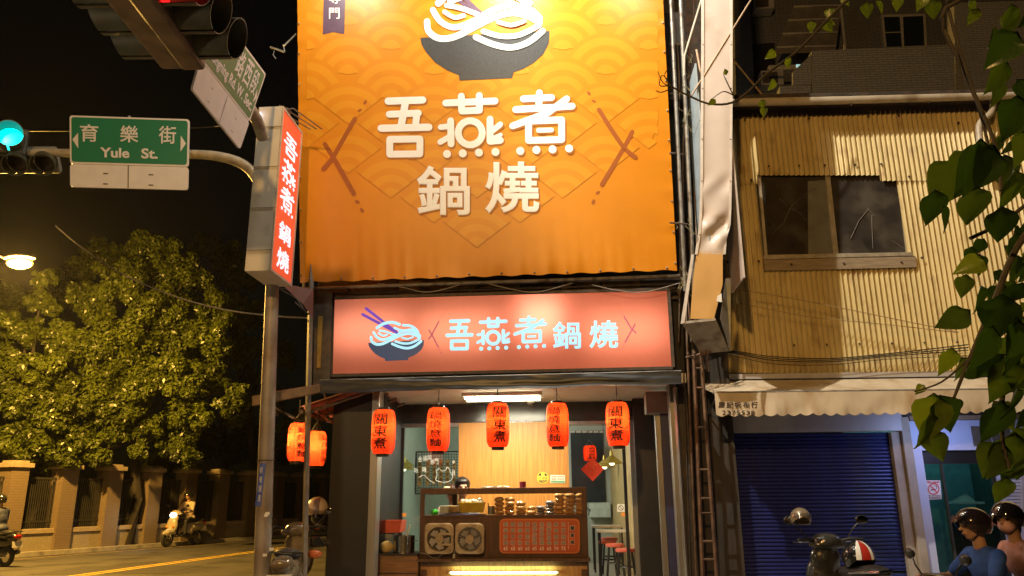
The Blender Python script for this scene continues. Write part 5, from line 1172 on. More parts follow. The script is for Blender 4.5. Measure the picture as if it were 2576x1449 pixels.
MB().add([B.at(2385, 1265, DR+1.1), B.at(2430, 1240, DR+1.1), B.at(2462, 1268, DR+1.1)], [(0, 1, 2)]).build('folded_sheet', M('teal_top'), rb)
lamp('teal_room_light', 'POINT', B.m@Vector(((dx0+dx1)/2+.1, DR+.9, 2.5)), 16, (.55, .95, 1), .1)
nps = lambda u, v, o: P(u, v, -.002-o)
m = MB(); flatpoly(m, [z7(1337, 968), z7(1408, 968), z7(1416, 1062), z7(1346, 1065)], lambda u, v, o: P(u, v, .012-o)); ns = m.build('no_smoking_notice', M('paper_white', (.66, .62, .66), .6), fr=B, label='white no smoking notice with red ring on the glass door', cat='notice')
pf = lambda u, v, o: P(u, v, .009-o); redi = M('red_ink', (.55, .05, .07), .5)
m = MB(); stroke(m, [(1375+27*math.cos(q*.4189), 1011+27*math.sin(q*.4189)) for q in range(15)], 5, pf, z7, closed=True); stroke(m, [(1358, 993), (1394, 1030)], 5, pf, z7); put(m, '禁止吸菸', boxmap(pf, 1342, 972, 1404, 982, z7), .02, 1); m.build('red_print', redi, ns)
m = MB(); stroke(m, [(1362, 1016), (1385, 1014)], 5, pf, z7, seg=5); stroke(m, [(1388, 1010), (1392, 1000), (1385, 994)], 3, pf, z7, seg=5); put(m, 'NO SMOKING', boxmap(pf, 1350, 1042, 1410, 1049, z7), .02, 1); [stroke(m, [(1352, y), (1411, y)], 2, pf, z7, seg=4) for y in (1053, 1058)]; m.build('black_print', inkb, ns)
m = MB(); plate(m, [(1722, 945), (1818, 945), (1826, 1112), (1728, 1112)], lambda u, v, o: P(u, v, -.075-o), z7, .008); nb = m.build('notice_board', M('pale_notice', (.52, .55, .68), .6), fr=B, label='pale notice board with lines of writing right of the glass door', cat='notice')
m = MB(); [stroke(m, [(1738+i*.8, 962+i*17), (1812, 962+i*17)], 4, lambda u, v, o: P(u, v, -.078-o), z7, seg=4) for i in range(9)]; m.build('print', M('grey_ink', (.12, .12, .16), .6), nb)
# cloth awning
aw = thing('cloth_awning', 'stained cream cloth awning with scalloped edge and shop writing', 'awning', B.at(2200, 1045, DR-.95), B)
cloth = M('cream_canvas', (.62, .52, .38), .75, var=.1, scale=3, bump=.1, dirt=(.42, .28, .15), dirt_s=2.2, dirt_lo=.5, dirt_hi=.75, stretch=(1.6, 1.6, .7))
DA = DR-.95
ax0, ax1 = B.at(1798, 1000, DA).x, B.at(2960, 1000, DA).x
zA, zW = B.at(2200, 983, DA).z, B.at(2200, 953, DR-.05).z
def asf(s, t):
    x = ax0+(ax1-ax0)*s; y = DR-.05+(DA-DR+.05)*t; z = zW+(zA-zW)*t-.05*math.sin(t*math.pi)*(1+.5*noise.noise(Vector((x*2, 0, 0))))+.02*noise.noise(Vector((x*4, t*2, 2)))*(1-abs(2*t-1))
    return Vector((x, y, z))
m = MB(); m.grid(80, 12, asf); m.build('top_cloth', cloth, aw, smooth=True)
zv = B.at(2200, 1044, DA).z
def avf(s, t):
    x = ax0+(ax1-ax0)*s; n = 38; bot = zv+.03*(1-abs(math.sin(s*n*math.pi)))+.012*noise.noise(Vector((x*2, 1, 1))); top = zA+.02*math.exp(-((x-ax0) % 1.3)*9)
    return Vector((x, DA-.004-.02*t*noise.noise(Vector((x*4, t, 3)))*2, top+(bot-top)*t))
m = MB(); m.grid(400, 6, avf); m.build('valance', cloth, aw, smooth=True)
MB().tube([(ax0-.02, DA+.01, zA), (ax1+.02, DA+.01, zA)], .016, 8).build('front_bar', galv, aw, smooth=True)
for x in (ax0+.05, ax1-.3): MB().tube([(x, DA+.02, zA-.02), (x+.02, DR-.06, zA-.2)], .014, 6).build('arm', galv, aw)
pf = lambda u, v, o: B.at(u, v, DA-.012-o); m = MB()
for i, ch in enumerate('慶記帆布行'): put(m, ch, boxmap(pf, 292+i*41, 572, 326+i*41, 604, z7), .02, 2)
for i, ch in enumerate('2375538'): put(m, ch, boxmap(pf, 312+i*24, 616, 330+i*24, 639, z7), .02, 2)
m.build('lettering', M('brown_black_ink', (.05, .03, .02), .7), aw)
lamp('awning_light', 'AREA', B.m@Vector((B.at(2420, 1060, DR-.9).x, DR-.9, zv-.1)), 12, (.40, .52, 1), .5, aim=B.m@Vector((B.at(2420, 1060, DR-.9).x+.1, DR+.3, .8)))
# cables across the corrugated wall
def bw(lab, pts, r, mat=cab, d=DR-.06): MB().tube([B.at(*p, d) for p in curve(pts, 6)], r, 5).build('cable', mat, fr=B, label=lab, cat='cable', group='cables across the corrugated wall')
yc_ = M('tan_cable', (.38, .27, .13), .6)
bw('tan cable crossing the wall from the bent sign, upper one', [z7(345, 0), z7(700, 60), z7(1100, 140), z7(1500, 222)], .007, yc_, DR-.25)
bw('tan cable crossing the wall, lower one', [z7(345, 65), z7(560, 110), z7(780, 150), z7(1100, 180), z7(1500, 225)], .006, yc_, DR-.2)
for i, l_ in enumerate(('uppermost', 'second', 'third', 'fourth', 'lowest')): bw(f'black cable sagging above the white beam, {l_} of the bundle', [z7(200, 335-i*6), z7(360, 318+i*5), z7(560, 345+i*9), z7(850, 355+i*8), z7(1150, 330+i*7), z7(1550, 285+i*14)], .008 if i < 3 else .005, cab if i != 3 else yc_, DR-.1-.02*i)
# ---- the house behind (dark tiles)
DT = 17.5
tb = thing('tiled_apartment_house', 'dark tiled apartment house rising behind the gutter with white framed windows', 'building', B.at(2250, 300, DT), B)
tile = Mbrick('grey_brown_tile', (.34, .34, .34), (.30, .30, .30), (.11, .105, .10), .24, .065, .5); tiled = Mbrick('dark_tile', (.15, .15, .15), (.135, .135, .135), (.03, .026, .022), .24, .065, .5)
T = lambda u, v, dy=0: B.at(u, v, DT+dy)
def tq(n, pts, mat, dy=0, th=.3, par=tb): return MB().hexa([T(*p, dy) for p in pts], (0, th, 0)).build(n, mat, par)
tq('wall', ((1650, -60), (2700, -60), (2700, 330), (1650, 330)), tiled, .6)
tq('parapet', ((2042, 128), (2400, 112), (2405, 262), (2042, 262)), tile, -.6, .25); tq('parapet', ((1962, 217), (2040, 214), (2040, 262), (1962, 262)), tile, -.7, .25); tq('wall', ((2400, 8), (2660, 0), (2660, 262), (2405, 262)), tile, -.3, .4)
tq('balcony_side', ((1995, 180), (2040, 138), (2040, 213), (1995, 216)), tile, -.65, .1)
wf = M('grey_white_frame', (.34, .32, .30), .5)
o_ = tq('window', ((2217, 37), (2328, 34), (2332, 119), (2226, 122)), wf, .5, .08)
for a_ in (((2224, 43), (2263, 42), (2266, 79), (2227, 80)), ((2227, 83), (2266, 82), (2269, 117), (2231, 118)), ((2272, 42), (2322, 40), (2326, 114), (2275, 116))): tq('pane', a_, M('night_pane', (.015, .02, .02), .1), .49, .02, o_)
pcm = M('polycarbonate', (.15, .13, .11), .4, var=.2)
o_ = tq('translucent_canopy', ((2000, 12), (2118, 8), (2102, 128), (1952, 132)), pcm, -.3, .05)
for k in range(4): tq('glazing_bar', ((1998-k*14, 14+k*34), (2113-k*3, 11+k*34), (2112-k*3, 14+k*34), (1997-k*14, 17+k*34)), wf, -.34, .03, o_)
tq('post', ((2112, 10), (2118, 10), (2130, 128), (2124, 128)), wf, -.35, .05)
for pts, l in ((((1914, 178), (1970, 176), (1972, 212), (1915, 213)), 0), (((1897, -5), (1947, -7), (1948, 20), (1898, 23)), 1)): o_ = tq('air_conditioner', pts, wf, .2, .35); tq('grille', tuple((p[0]+(4 if i in (0, 3) else -14), p[1]+(4 if i < 2 else -4)) for i, p in enumerate(pts)), dark, .19, .02, o_)
tq('dark_window', ((1888, 112), (1948, 108), (1952, 190), (1892, 200)), blk, .55, .1); tq('ledge', ((1935, 164), (2020, 162), (2020, 168), (1933, 170)), wf, -.5, .1)
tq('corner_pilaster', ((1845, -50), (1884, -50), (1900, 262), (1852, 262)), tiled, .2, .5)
m = MB(); m.tube([T(1845, 150, -1), T(1925, 246, -1)], .03, 5); m.build('brace', rust, tb)
MB().bb(T(2003, 162, -.52), T(2014, 170, -.5)).build('lit_gap', M('lit_gap', (.5, .8, .8), .5, emit=(.4, .75, .75), es=.7), tb)
# ================================================================== FENCE on the far left
fence = thing('perimeter_fence', 'long campus fence of tiled pillars, low walls and iron bars across the road', 'fence', fA)
tan = Mbrick('tan_tile', (.18, .13, .08), (.165, .12, .075), (.125, .09, .06), .16, .075, .6, bump=.5); cap_m = M('pale_stone_cap', (.32, .25, .17), .7, var=.15, bump=.2)
gran = M('granite_panel', (.26, .22, .16), .6, var=.25, scale=25, dirt=(.24, .2, .15), dirt_s=3); iron = M('dark_iron', (.028, .026, .024), .5, var=.2)
import itertools
L7 = (fB-fA).length; sp = L7/6.0
HP = 2.5; fm = Matrix((fd, Vector((-fd.y, fd.x, 0)), Vector((0, 0, 1)))).transposed()
away = -fn
pil0 = fA-fd*.27
for i in range(-1, 11):
    c = pil0+fd*sp*i+away*.27
    p = MB().box(c+Vector((0, 0, HP/2)), (.54, .54, HP), fm).build('pillar', tan, fence)
    MB().box(c+Vector((0, 0, HP+.06)), (.7, .7, .13), fm).box(c+Vector((0, 0, HP+.16)), (.5, .5, .07), fm).build('cap', cap_m, p, bevel=.01)
    if i < 10:
        w = c+fd*sp*.5; ln = sp-.545
        lw = MB().box(w+Vector((0, 0, .3)), (ln, .3, .6), fm).build('low_wall', gran, fence); MB().box(w+Vector((0, 0, .68)), (ln, .4, .14), fm).build('coping', cap_m, lw, bevel=.01)
        MB().box(w-away*.155+Vector((0, 0, .30)), (ln*.98, .02, .015), fm).build('joint', dark, lw) if False else None
        for zz_ in (.95, 2.2): MB().box(w+Vector((0, 0, zz_)), (ln, .04, .05), fm).build('rail', iron, fence)
        nb_ = 16
        if i in (-1, 0): bar0 = None
        for k in range(nb_):
            q = w+fd*(ln*((k+.5)/nb_-.5))
            if 'bar_me' not in globals():
                o_ = MB().box(q+Vector((0, 0, 1.5)), (.024, .024, 1.5), fm).build('bar', iron, fence); bar_me = o_; bar_q = q
            else:
                o_ = bar_me.copy(); COL.objects.link(o_); o_.parent = fence; o_.location = q-bar_q
# ================================================================== TREES
rng = np.random.default_rng(5)
def leaf_cloud(blobs, n, size, name, mat, parent, droop=.5):
    """many small pointed leaves on the outside of leaf clumps; blobs: (centre, radius)"""
    C = np.array([tuple(b[0]) for b in blobs]); Rr = np.array([b[1] for b in blobs]); w = Rr**2/np.sum(Rr**2)
    idx = rng.choice(len(blobs), n, p=w); d = rng.normal(size=(n, 3)); d /= np.linalg.norm(d, axis=1)[:, None]
    r = Rr[idx]*(rng.random(n)**.35); P = C[idx]+d*r[:, None]*np.array([1, 1, .85])
    nrm = d*.7+rng.normal(size=(n, 3))*.45+np.array([0, 0, .35]); nrm /= np.linalg.norm(nrm, axis=1)[:, None]
    t = np.cross(nrm, rng.normal(size=(n, 3))); t[:, 2] -= droop; t -= nrm*np.sum(t*nrm, axis=1)[:, None]; t /= np.linalg.norm(t, axis=1)[:, None]+1e-9
    b = np.cross(nrm, t); s = size*(.6+.8*rng.random(n))[:, None]
    V = np.stack([P-t*s*.5, P+b*s*.27+nrm*s*.05, P+t*s*.6-nrm*s*.08, P-b*s*.27+nrm*s*.05], 1).reshape(-1, 3)
    me = bpy.data.meshes.new(name); me.vertices.add(len(V)); bs_ = BASE[parent.name]; V = V-np.array(tuple(bs_)); me.vertices.foreach_set('co', V.ravel().astype(np.float32))
    me.loops.add(n*4); me.loops.foreach_set('vertex_index', np.arange(n*4, dtype=np.int32)); me.polygons.add(n); me.polygons.foreach_set('loop_start', np.arange(0, n*4, 4, dtype=np.int32)); me.update(calc_edges=True)
    me.materials.append(mat); o = bpy.data.objects.new(name, me); COL.objects.link(o); o.parent = parent; BASE[o.name] = bs_; return o
def Mleaf(name, col, var=.5):
    if name in _mc: return _mc[name]
    m = M(name, col, .38, var=var, scale=1.3); n = m.node_tree.nodes; L = m.node_tree.links
    t = n.new('ShaderNodeBsdfTranslucent'); t.inputs[0].default_value = (col[0]*1.6, col[1]*1.6, col[2], 1); s = n.new('ShaderNodeMixShader'); s.inputs[0].default_value = .3
    L.new(n['Principled BSDF'].outputs[0], s.inputs[1]); L.new(t.outputs[0], s.inputs[2]); L.new(s.outputs[0], n['Material Output'].inputs[0]); return m
leafm = Mleaf('tree_leaf', (.07, .088, .010)); bark = M('bark', (.028, .021, .015), .9, var=.3, scale=8, bump=.6)
def tree(lab, clumps, D, n, size, trunk, mat=leafm):
    """clumps: (u, v, radius in picture units, depth offset)"""
    bl = []; base = W.at(trunk, 1300, D); base.z = 0; t = thing('tree', lab, 'tree', base, group='trees behind the fence')
    for u, v, r, dd in clumps:
        c = W.at(u, v, D+dd); rm = r/FOC*(D+dd); bl.append((c, rm*.62))
        for k in range(14):
            d = Vector((random.gauss(0, 1), random.gauss(0, 1), random.gauss(0, 1))).normalized(); q = rm*random.uniform(.22, .4)
            bl.append((c+Vector((d.x*rm, d.y*rm*.9, d.z*rm*.8))*random.uniform(.6, .88), q))
    # drop the filled core weight: clump surfaces carry the leaves
    bl2 = [(c, r if r < 1.4 else r*.75) for c, r in bl]
    m = MB(); top = W.at(trunk, 900, D); m.tube([base, base+Vector((.1, .1, 1.6)), base+(top-base)*.7, top], [.22, .17, .13, .07], 9)
    m.build('trunk', bark, t, smooth=True)
    for u, v, r, dd in clumps[::2]:
        c = W.at(u, v, D+dd); s = base+(top-base)*random.uniform(.5, .9); mid = (s+c)/2+Vector((random.uniform(-.3, .3), 0, random.uniform(0, .4)))
        MB().tube([s, mid, c], [.08, .05, .02], 6).build('limb', bark, t, smooth=True)
    leaf_cloud(bl2, n, size, 'crown', mat, t); return t
tree('big spreading leafy tree behind the fence, middle of the left side', [(390, 640, 75, 1), (310, 700, 80, 0), (470, 690, 75, 1.5), (230, 760, 70, -.5), (380, 780, 90, -.5), (520, 790, 75, 1), (450, 860, 85, 0), (300, 860, 90, -1), (200, 880, 80, -1), (560, 900, 55, .8), (380, 940, 85, -1), (250, 980, 80, -1.5), (300, 1060, 70, -1.5), (210, 1100, 55, -2), (440, 1010, 45, -.4), (480, 1060, 55, -.5), (440, 1120, 45, -.5), (470, 1150, 35, -2), (475, 980, 55, -2), (490, 1050, 50, -2), (450, 930, 60, -2), (530, 850, 60, -1), (580, 1020, 40, -2), (590, 980, 35, -2), (530, 960, 50, .5), (130, 1000, 60, -1.5), (350, 1130, 30, -1.6), (250, 1150, 35, -2), (140, 1160, 45, -2), (380, 1070, 50, -1), (340, 1000, 60, -1.5), (60, 1150, 50, -2)], 27, 105000, .135, 330)
tree('bright pointed bushy tree at the far left under the street lamp', [(110, 700, 32, 0), (110, 760, 45, 0), (70, 830, 60, 0), (150, 840, 45, 0), (30, 920, 70, -.5), (120, 930, 70, -.5), (60, 1020, 80, -.5), (160, 1040, 60, -1), (90, 1120, 70, -1), (20, 1110, 60, -1), (170, 1140, 45, -1.2), (-30, 1000, 80, 0), (10, 820, 50, .5)], 25.5, 60000, .13, 70)
tree('dark tall tree beyond, right of the big spreading tree', [(560, 640, 55, 0), (610, 690, 55, 0), (590, 780, 65, 0), (650, 800, 50, 1), (620, 880, 60, 0), (600, 1000, 45, -3), (590, 1050, 32, -3), (640, 960, 45, 0), (520, 620, 45, 1), (700, 900, 50, 2), (690, 1010, 45, 2), (760, 1080, 60, 3)], 34, 36000, .16, 630)
tree('dark low tree further along the fence behind the scooter rider', [(500, 1100, 60, 0), (560, 1130, 50, 0), (620, 1120, 60, 1), (680, 1120, 60, 2), (740, 1140, 50, 4), (400, 1160, 50, 0)], 38, 12000, .17, 560)
tree('dark tree crown above the street lamp at the left edge', [(20, 760, 70, 3), (140, 740, 60, 3), (200, 690, 60, 3), (260, 640, 55, 4), (-40, 850, 80, 3)], 31, 12000, .17, 90)
# street lamp
SLp = W.at(52, 660, 19.0)
sl = thing('street_lamp', 'glowing sodium street lamp head at the left edge above the trees', 'street lamp', SLp)
MB().ell(SLp-Vector((0, .03, .03)), (.33, .2, .15), n=16, k=10).build('lens', M('sodium_glow', (1, .7, .2), .4, emit=(1, .42, .06), es=7), sl, smooth=True)
MB().ell(SLp+Vector((-.05, 0, .11)), (.42, .18, .11), n=16, k=10).build('housing', polem, sl, smooth=True)
MB().tube([SLp+Vector((-.35, 0, .12)), SLp+Vector((-1.2, .2, .35)), SLp+Vector((-2.4, .6, .3)), SLp+Vector((-2.6, .6, -.2)), Vector((SLp.x-2.6, SLp.y+.6, 0))], [.03, .035, .05, .06, .09], 8).build('pole', polem, sl, smooth=True)
lamp('street_lamp_light', 'POINT', SLp+Vector((.15, -.35, -.35)), 10500, (1, .55, .10), .18)
# ================================================================== SCOOTERS
tyre = M('tyre_rubber', (.02, .02, .02), .8); chrome = M('chrome', (.6, .6, .62), .12, metal=1, var=.03); blkp = M('black_plastic', (.02, .02, .022), .35, var=.2)
seatm = M('black_seat', (.018, .016, .016), .5)
def scooter(name, lab, paint, loc, rz, plate=None, head=0, mirrors=True, tail=(.35, .02, .01), fr=W, scale=1, tint=blkp, group=None):
    """built along +x (front), ground at z = 0"""
    t = thing(name, lab, 'scooter', (0, 0, 0), W, group); b0 = t
    def bd(mb, n, m_, par=t, **k): return mb.build(n, m_, par, **k)
    RX = Matrix.Rotation(R(90), 3, 'X')
    for x in (.63, -.60):
        w = MB(); w.lathe([(.15, -.045), (.215, -.05), (.24, -.02), (.245, 0), (.24, .02), (.215, .05), (.15, .045)], (x, 0, .245), 24, RX); wo = bd(w, 'wheel', tyre, smooth=True)
        w = MB(); w.lathe([(0, -.03), (.05, -.035), (.14, -.03), (.155, -.045), (.155, .045), (.14, .03), (.05, .035), (0, .03)], (x, 0, .245), 20, RX); w.build('rim', chrome, wo, smooth=True)
    # body shells, each one continuous
    m = MB(); m.cap((.66, 0, .44), .10, (.52, 0, .50), .10); m.ell((.64, 0, .42), (.20, .075, .10)); m.remesh(.02, 3, 'front_fender', paint, t)
    m = MB(); m.cap((.50, 0, .50), .13, (.40, 0, .98), .10); m.ell((.47, 0, .66), (.12, .21, .26)); m.ell((.42, 0, .86), (.10, .17, .15)); m.remesh(.02, 4, 'leg_shield', paint, t)
    m = MB(); m.ell((.36, 0, 1.03), (.14, .17, .09)); m.ell((.33, 0, 1.0), (.10, .22, .055)); m.remesh(.016, 3, 'handlebar_cowl', paint, t)
    m = MB(); m.box((.10, 0, .33), (.62, .34, .07)); m.ell((-.1, 0, .36), (.2, .17, .08)); m.remesh(.022, 2, 'floorboard', tint, t)
    m = MB(); m.ell((-.42, 0, .60), (.42, .17, .17)); m.ell((-.2, 0, .48), (.22, .17, .2)); m.ell((-.68, 0, .68), (.22, .13, .12)); m.remesh(.02, 4, 'rear_body', paint, t)
    m = MB(); m.ell((-.28, 0, .76), (.36, .15, .075)); m.ell((-.55, 0, .80), (.22, .13, .06)); m.remesh(.02, 3, 'seat', seatm, t)
    m = MB(); m.ell((-.42, -.0, .32), (.26, .10, .11)); m.cap((-.3, -.12, .28), .05, (-.75, -.17, .34), .06); m.remesh(.02, 2, 'engine_and_exhaust', M('engine_grey', (.12, .12, .12), .4, metal=.6), t)
    bd(MB().tube([(.46, .05, .62), (.62, .09, .25)], .022, 8).tube([(.46, -.05, .62), (.62, -.09, .25)], .022, 8), 'fork', chrome, smooth=True)
    bd(MB().tube([(-.85, 0, .83), (-.86, .12, .82), (-.62, .17, .80), (-.40, .18, .78)], .013, 6).tube([(-.86, .0, .82), (-.86, -.12, .82), (-.62, -.17, .80), (-.40, -.18, .78)], .013, 6), 'grab_rail', chrome, smooth=True)
    for s in (-1, 1):
        hb_ = bd(MB().tube([(.34, s*.12, 1.03), (.28, s*.24, 1.06), (.25, s*.36, 1.05)], .017, 8), 'handlebar', blkp, smooth=True)
        MB().tube([(.33, s*.2, 1.03), (.38, s*.30, 1.02), (.36, s*.37, 1.03)], .008, 6).build('brake_lever', chrome, hb_)
        if mirrors:
            mr = bd(MB().tube([(.31, s*.22, 1.06), (.33, s*.30, 1.16), (.31, s*.36, 1.22)], .008, 6), 'mirror_stem', blkp)
            m = MB(); m.ell((.31, s*.40, 1.25), (.018, .075, .048)); m.build('mirror', tint, mr, smooth=True)
            MB().ell((.296, s*.40, 1.25), (.008, .066, .04)).build('mirror_glass', M('mirror_glass', (.35, .33, .32), .06, metal=1), mr, smooth=True)
        bd(MB().ell((.56, s*.12, .62), (.05, .05, .04)), 'turn_signal', M('amber_lens', (.6, .2, .02), .2, emit=(1, .3, .02), es=.3 if head else .02), smooth=True)
    hl_ = bd(MB().ell((.475, 0, .97), (.06, .12, .08)) if head > 50 else MB().ell((.475, 0, .99), (.045, .09, .06)), 'headlight', M('headlight_on', (1, 1, 1), .2, emit=(1, .88, .65), es=22) if head else M('headlight_off', (.5, .5, .5), .1, coat=1), smooth=True)
    bd(MB().ell((-.88, 0, .70), (.035, .11, .05)), 'tail_light', M('tail_%.2f' % tail[0], tail, .2, emit=(1, .02, .01), es=.05 if tail[0] > .3 else 0), smooth=True)
    pl_ = bd(MB().box((-.90, 0, .52), (.008, .27, .15), Matrix.Rotation(R(12), 3, 'Y')), 'licence_plate', M('plate_white', (.6, .57, .5), .5), bevel=.004)
    if plate:
        m = MB(); mt = Matrix.Rotation(R(12), 3, 'Y')
        def f(s, tt): return Vector((-.90, 0, .52))+mt@Vector((-.0065, .115-.23*s, -.05+.085*tt))
        put(m, plate, f, .02, 2); m.build('plate_lettering', inkb, pl_)
    t.location = loc; t.rotation_euler = (0, 0, rz); t.scale = (scale,)*3
    if head: 
        d = Matrix.Rotation(rz, 3, 'Z'); p = Vector(loc)+d@Vector((.56, 0, .98))*scale; lamp('scooter_headlight', 'SPOT', p, head, (1, .88, .66), .05, aim=p+d@Vector((3, 0, -.5)), spot=80, blend=.8)
    return t
def helmet(mb_name, c, r, mat, parent=None, fr=W, yaw=0, visor=True, tilt=0, **kw):
    """open helmet shell around centre c, facing +x turned by yaw"""
    mt = Matrix.Rotation(yaw, 3, 'Z') @ Matrix.Rotation(tilt, 3, 'Y'); c = Vector(c); m = MB(); N, K = 22, 12; vs, fs = [], []
    for rr0 in (r, r*.9):
        for i in range(K+1):
            th = math.pi*(.0+.70*i/K)
            for j in range(N):
                ph = 2*math.pi*j/N; front = max(0, math.cos(ph)); th2 = th*(1-.34*front**1.2); vs.append(c+mt@Vector((1.12*rr0*math.sin(th2)*math.cos(ph), .95*rr0*math.sin(th2)*math.sin(ph), rr0*math.cos(th2))))
    for l in (0, 1):
        for i in range(K):
            for j in range(N):
                a = l*(K+1)*N+i*N+j; b = l*(K+1)*N+i*N+(j+1) % N; q_ = (a, a+N, b+N, b); fs.append(q_ if l == 0 else q_[::-1])
    for j in range(N): a = K*N+j; b = K*N+(j+1) % N; o = (K+1)*N; fs.append((a, a+o, b+o, b))
    m.add(vs, fs); o = m.build(mb_name, mat, parent, fr, smooth=True, **kw)
    if visor:
        m = MB(); m.grid(14, 5, lambda s, t: c+mt@Vector((r*(1.19+.25*t)*math.cos((s-.5)*2.3), 1.02*r*math.sin((s-.5)*2.3), r*(.50-.42*t))))
        m.build('visor', Mglass('smoked_visor', (.7, .68, .66), .14, .05), o, fr, smooth=True)
    return o
skin = M('skin', (.42, .24, .15), .5, var=.06, bump=.03); hairm = M('black_hair', (.012, .01, .009), .45, var=.3, scale=40, stretch=(1, 1, .2), bump=.5)
def head_mb(m, c, r, yaw):
    """head with brow, nose, lips, chin and ears facing +x turned by yaw"""
    mt = Matrix.Rotation(yaw, 3, 'Z'); c = Vector(c); P = lambda x, y, z: c+mt@Vector((x*r, y*r, z*r))
    m.ell(P(-.08, 0, .22), (r*.95, r*.78, r*.85), mt, 20, 14); m.ell(P(.12, 0, -.25), (r*.72, r*.60, r*.75), mt, 18, 12); m.ell(P(.42, 0, -.78), (r*.28, r*.3, r*.22), mt)
    m.cap(P(.80, 0, .12), r*.09, P(1.06, 0, -.22), r*.14); m.ell(P(.86, 0, .2), (r*.1, r*.5, r*.08), mt); m.ell(P(.80, 0, -.50), (r*.12, r*.24, r*.07), mt); m.ell(P(.78, 0, -.61), (r*.12, r*.22, r*.06), mt)
    for s in (-1, 1): m.ell(P(-.02, s*.76, -.05), (r*.17, r*.07, r*.24), mt); m.ell(P(.58, s*.38, -.2), (r*.2, r*.18, r*.2), mt)
def rider(lab, seat, yaw, shirt, pants, hm, lean=.12, hands=True, scale=1, mask=None, hairback=False, grip=((.27, .30, 1.06), (.27, -.30, 1.06)), vox=.014, hy=0, short=True, vis=True, bag=None):
    """person sitting astride; seat: origin offset in scooter axes; returns the thing"""
    t = thing('person', lab, 'person', (0, 0, 0)); sx, sy, sz = seat
    S = lambda x, y, z: Vector((x+sx, y+sy, z+sz))
    hip = S(0, 0, .10); chest = S(lean, 0, .42); neck = S(lean*1.25, 0, .60); hd = S(lean*1.25+.045, 0, .775); r = .112
    b = MB(); b.cap(neck-Vector((0, 0, .06)), .055, hd-Vector((.02, 0, .06)), .055); head_mb(b, hd, r, hy)
    b.ell(chest, (.10, .16, .17)); arms = []
    for s, g in ((1, grip[0]), (-1, grip[1])):
        sh_ = S(lean*1.1, s*.175, .53); g = Vector(g); el = (sh_+g)/2+Vector((-.05, s*.07, -.10)); arms.append((sh_, el)); b.cap(sh_, .046, el, .038); b.cap(el, .038, g-(g-el).normalized()*.05, .027)
        b.ell(g+Vector((-.02, 0, .012)), (.045, .042, .022))
        for k in range(4):
            f = g+Vector((.015, (k-1.5)*.021, .018)); b.cap(f, .0095, f+Vector((.03, 0, -.012)), .009, 6); b.cap(f+Vector((.03, 0, -.012)), .009, f+Vector((.018, 0, -.035)), .008, 6)
        b.cap(g+Vector((-.02, -s*.035, 0)), .0105, g+Vector((.012, -s*.05, -.018)), .009, 6)
    b.remesh(vox*.72, 2, 'body', skin, t)
    c = MB(); c.ell(S(lean*.6, 0, .28), (.125, .165, .24)); c.ell(chest+Vector((0, 0, .02)), (.13, .185, .16)); c.ell(hip, (.14, .17, .12)); c.cap(S(lean*1.1, .10, .54), .075, S(lean*1.1, -.10, .54), .075); c.cap(neck-Vector((0, 0, .06)), .075, neck-Vector((0, 0, .045)), .068)
    for (sh_, el), s in zip(arms, (1, -1)): e = sh_+(el-sh_)*(.72 if short else 1.0); c.cap(sh_, .072, e, .062 if short else .055);
    if not short:
        for (sh_, el), g in zip(arms, grip): g = Vector(g); c.cap(el, .052, el+(g-el)*.8, .038)
    c.v = [(x, y, z+.004*noise.noise(Vector((x*22, y*22, z*22)))) if 0 else (x+.011*noise.noise(Vector((x*9, y*13, z*15))), y+.011*noise.noise(Vector((x*12+5, y*9, z*16))), z) for x, y, z in c.v]
    c.remesh(vox, 3, 'shirt', shirt, t)
    p = MB()
    for s in (1, -1):
        kn = S(.36, s*.17, .0); ft = S(.34, s*.16, -.40); p.cap(hip+Vector((0, s*.08, -.03)), .085, kn, .062); p.cap(kn, .06, ft, .043)
    p.ell(hip, (.13, .16, .10)); p.remesh(vox*1.3, 2, 'trousers', pants, t)
    for s in (1, -1): q = S(.37, s*.16, -.45); MB().ell(q+Vector((.04, 0, .012)), (.13, .05, .045)).build('shoe', blkp, t, smooth=True)
    P = lambda x, y, z: hd+Matrix.Rotation(hy, 3, 'Z')@Vector((x*r, y*r, z*r))
    for s in (-1, 1): e = MB().ell(P(.78, s*.33, .06), r*.115, n=10, k=6).build('eye', M('eye_dark', (.03, .02, .015), .2), t, smooth=True)
    MB().tube([P(.89, -.2, -.555), P(.93, 0, -.55), P(.89, .2, -.555)], .004, 5).build('mouth', M('lip', (.3, .11, .08), .5), t)
    if mask: m = MB(); m.ell(P(.38, 0, -.42), (r*.66, r*.62, r*.52), Matrix.Rotation(hy, 3, 'Z')); m.build('face_mask', mask, t, smooth=True)
    if hm: MB().tube([P(-.05, .82, .2), P(.12, .62, -.6), P(.3, .2, -1.02), P(.3, -.2, -1.02), P(.12, -.62, -.6), P(-.05, -.82, .2)], .007, 5).build('chin_strap', blkp, t, smooth=True)
    if hm: helmet('helmet', P(-.05, 0, .20), r*1.24, hm, t, yaw=hy, visor=vis)
    if hairback:
        m = MB(); m.ell(P(-.5, 0, -.5), (r*.6, r*.7, r*.9)); m.cap(P(-.6, 0, -.6), r*.55, P(-.35, 0, -2.0), r*.3); m.remesh(.012, 2, 'hair', M('brown_hair', (.06, .03, .02), .45, var=.4, scale=40, bump=.4), t)
    t.scale = (scale,)*3; return t
def mount(person, sc): person.location = sc.location; person.rotation_euler = sc.rotation_euler; person.scale = sc.scale
cream = M('cream_paint', (.46, .40, .28), .25, var=.05, coat=.6); blackp = M('gloss_black_paint', (.012, .012, .013), .2, coat=.8, var=.1); greyp = M('olive_grey_paint', (.035, .034, .03), .25, coat=.6)
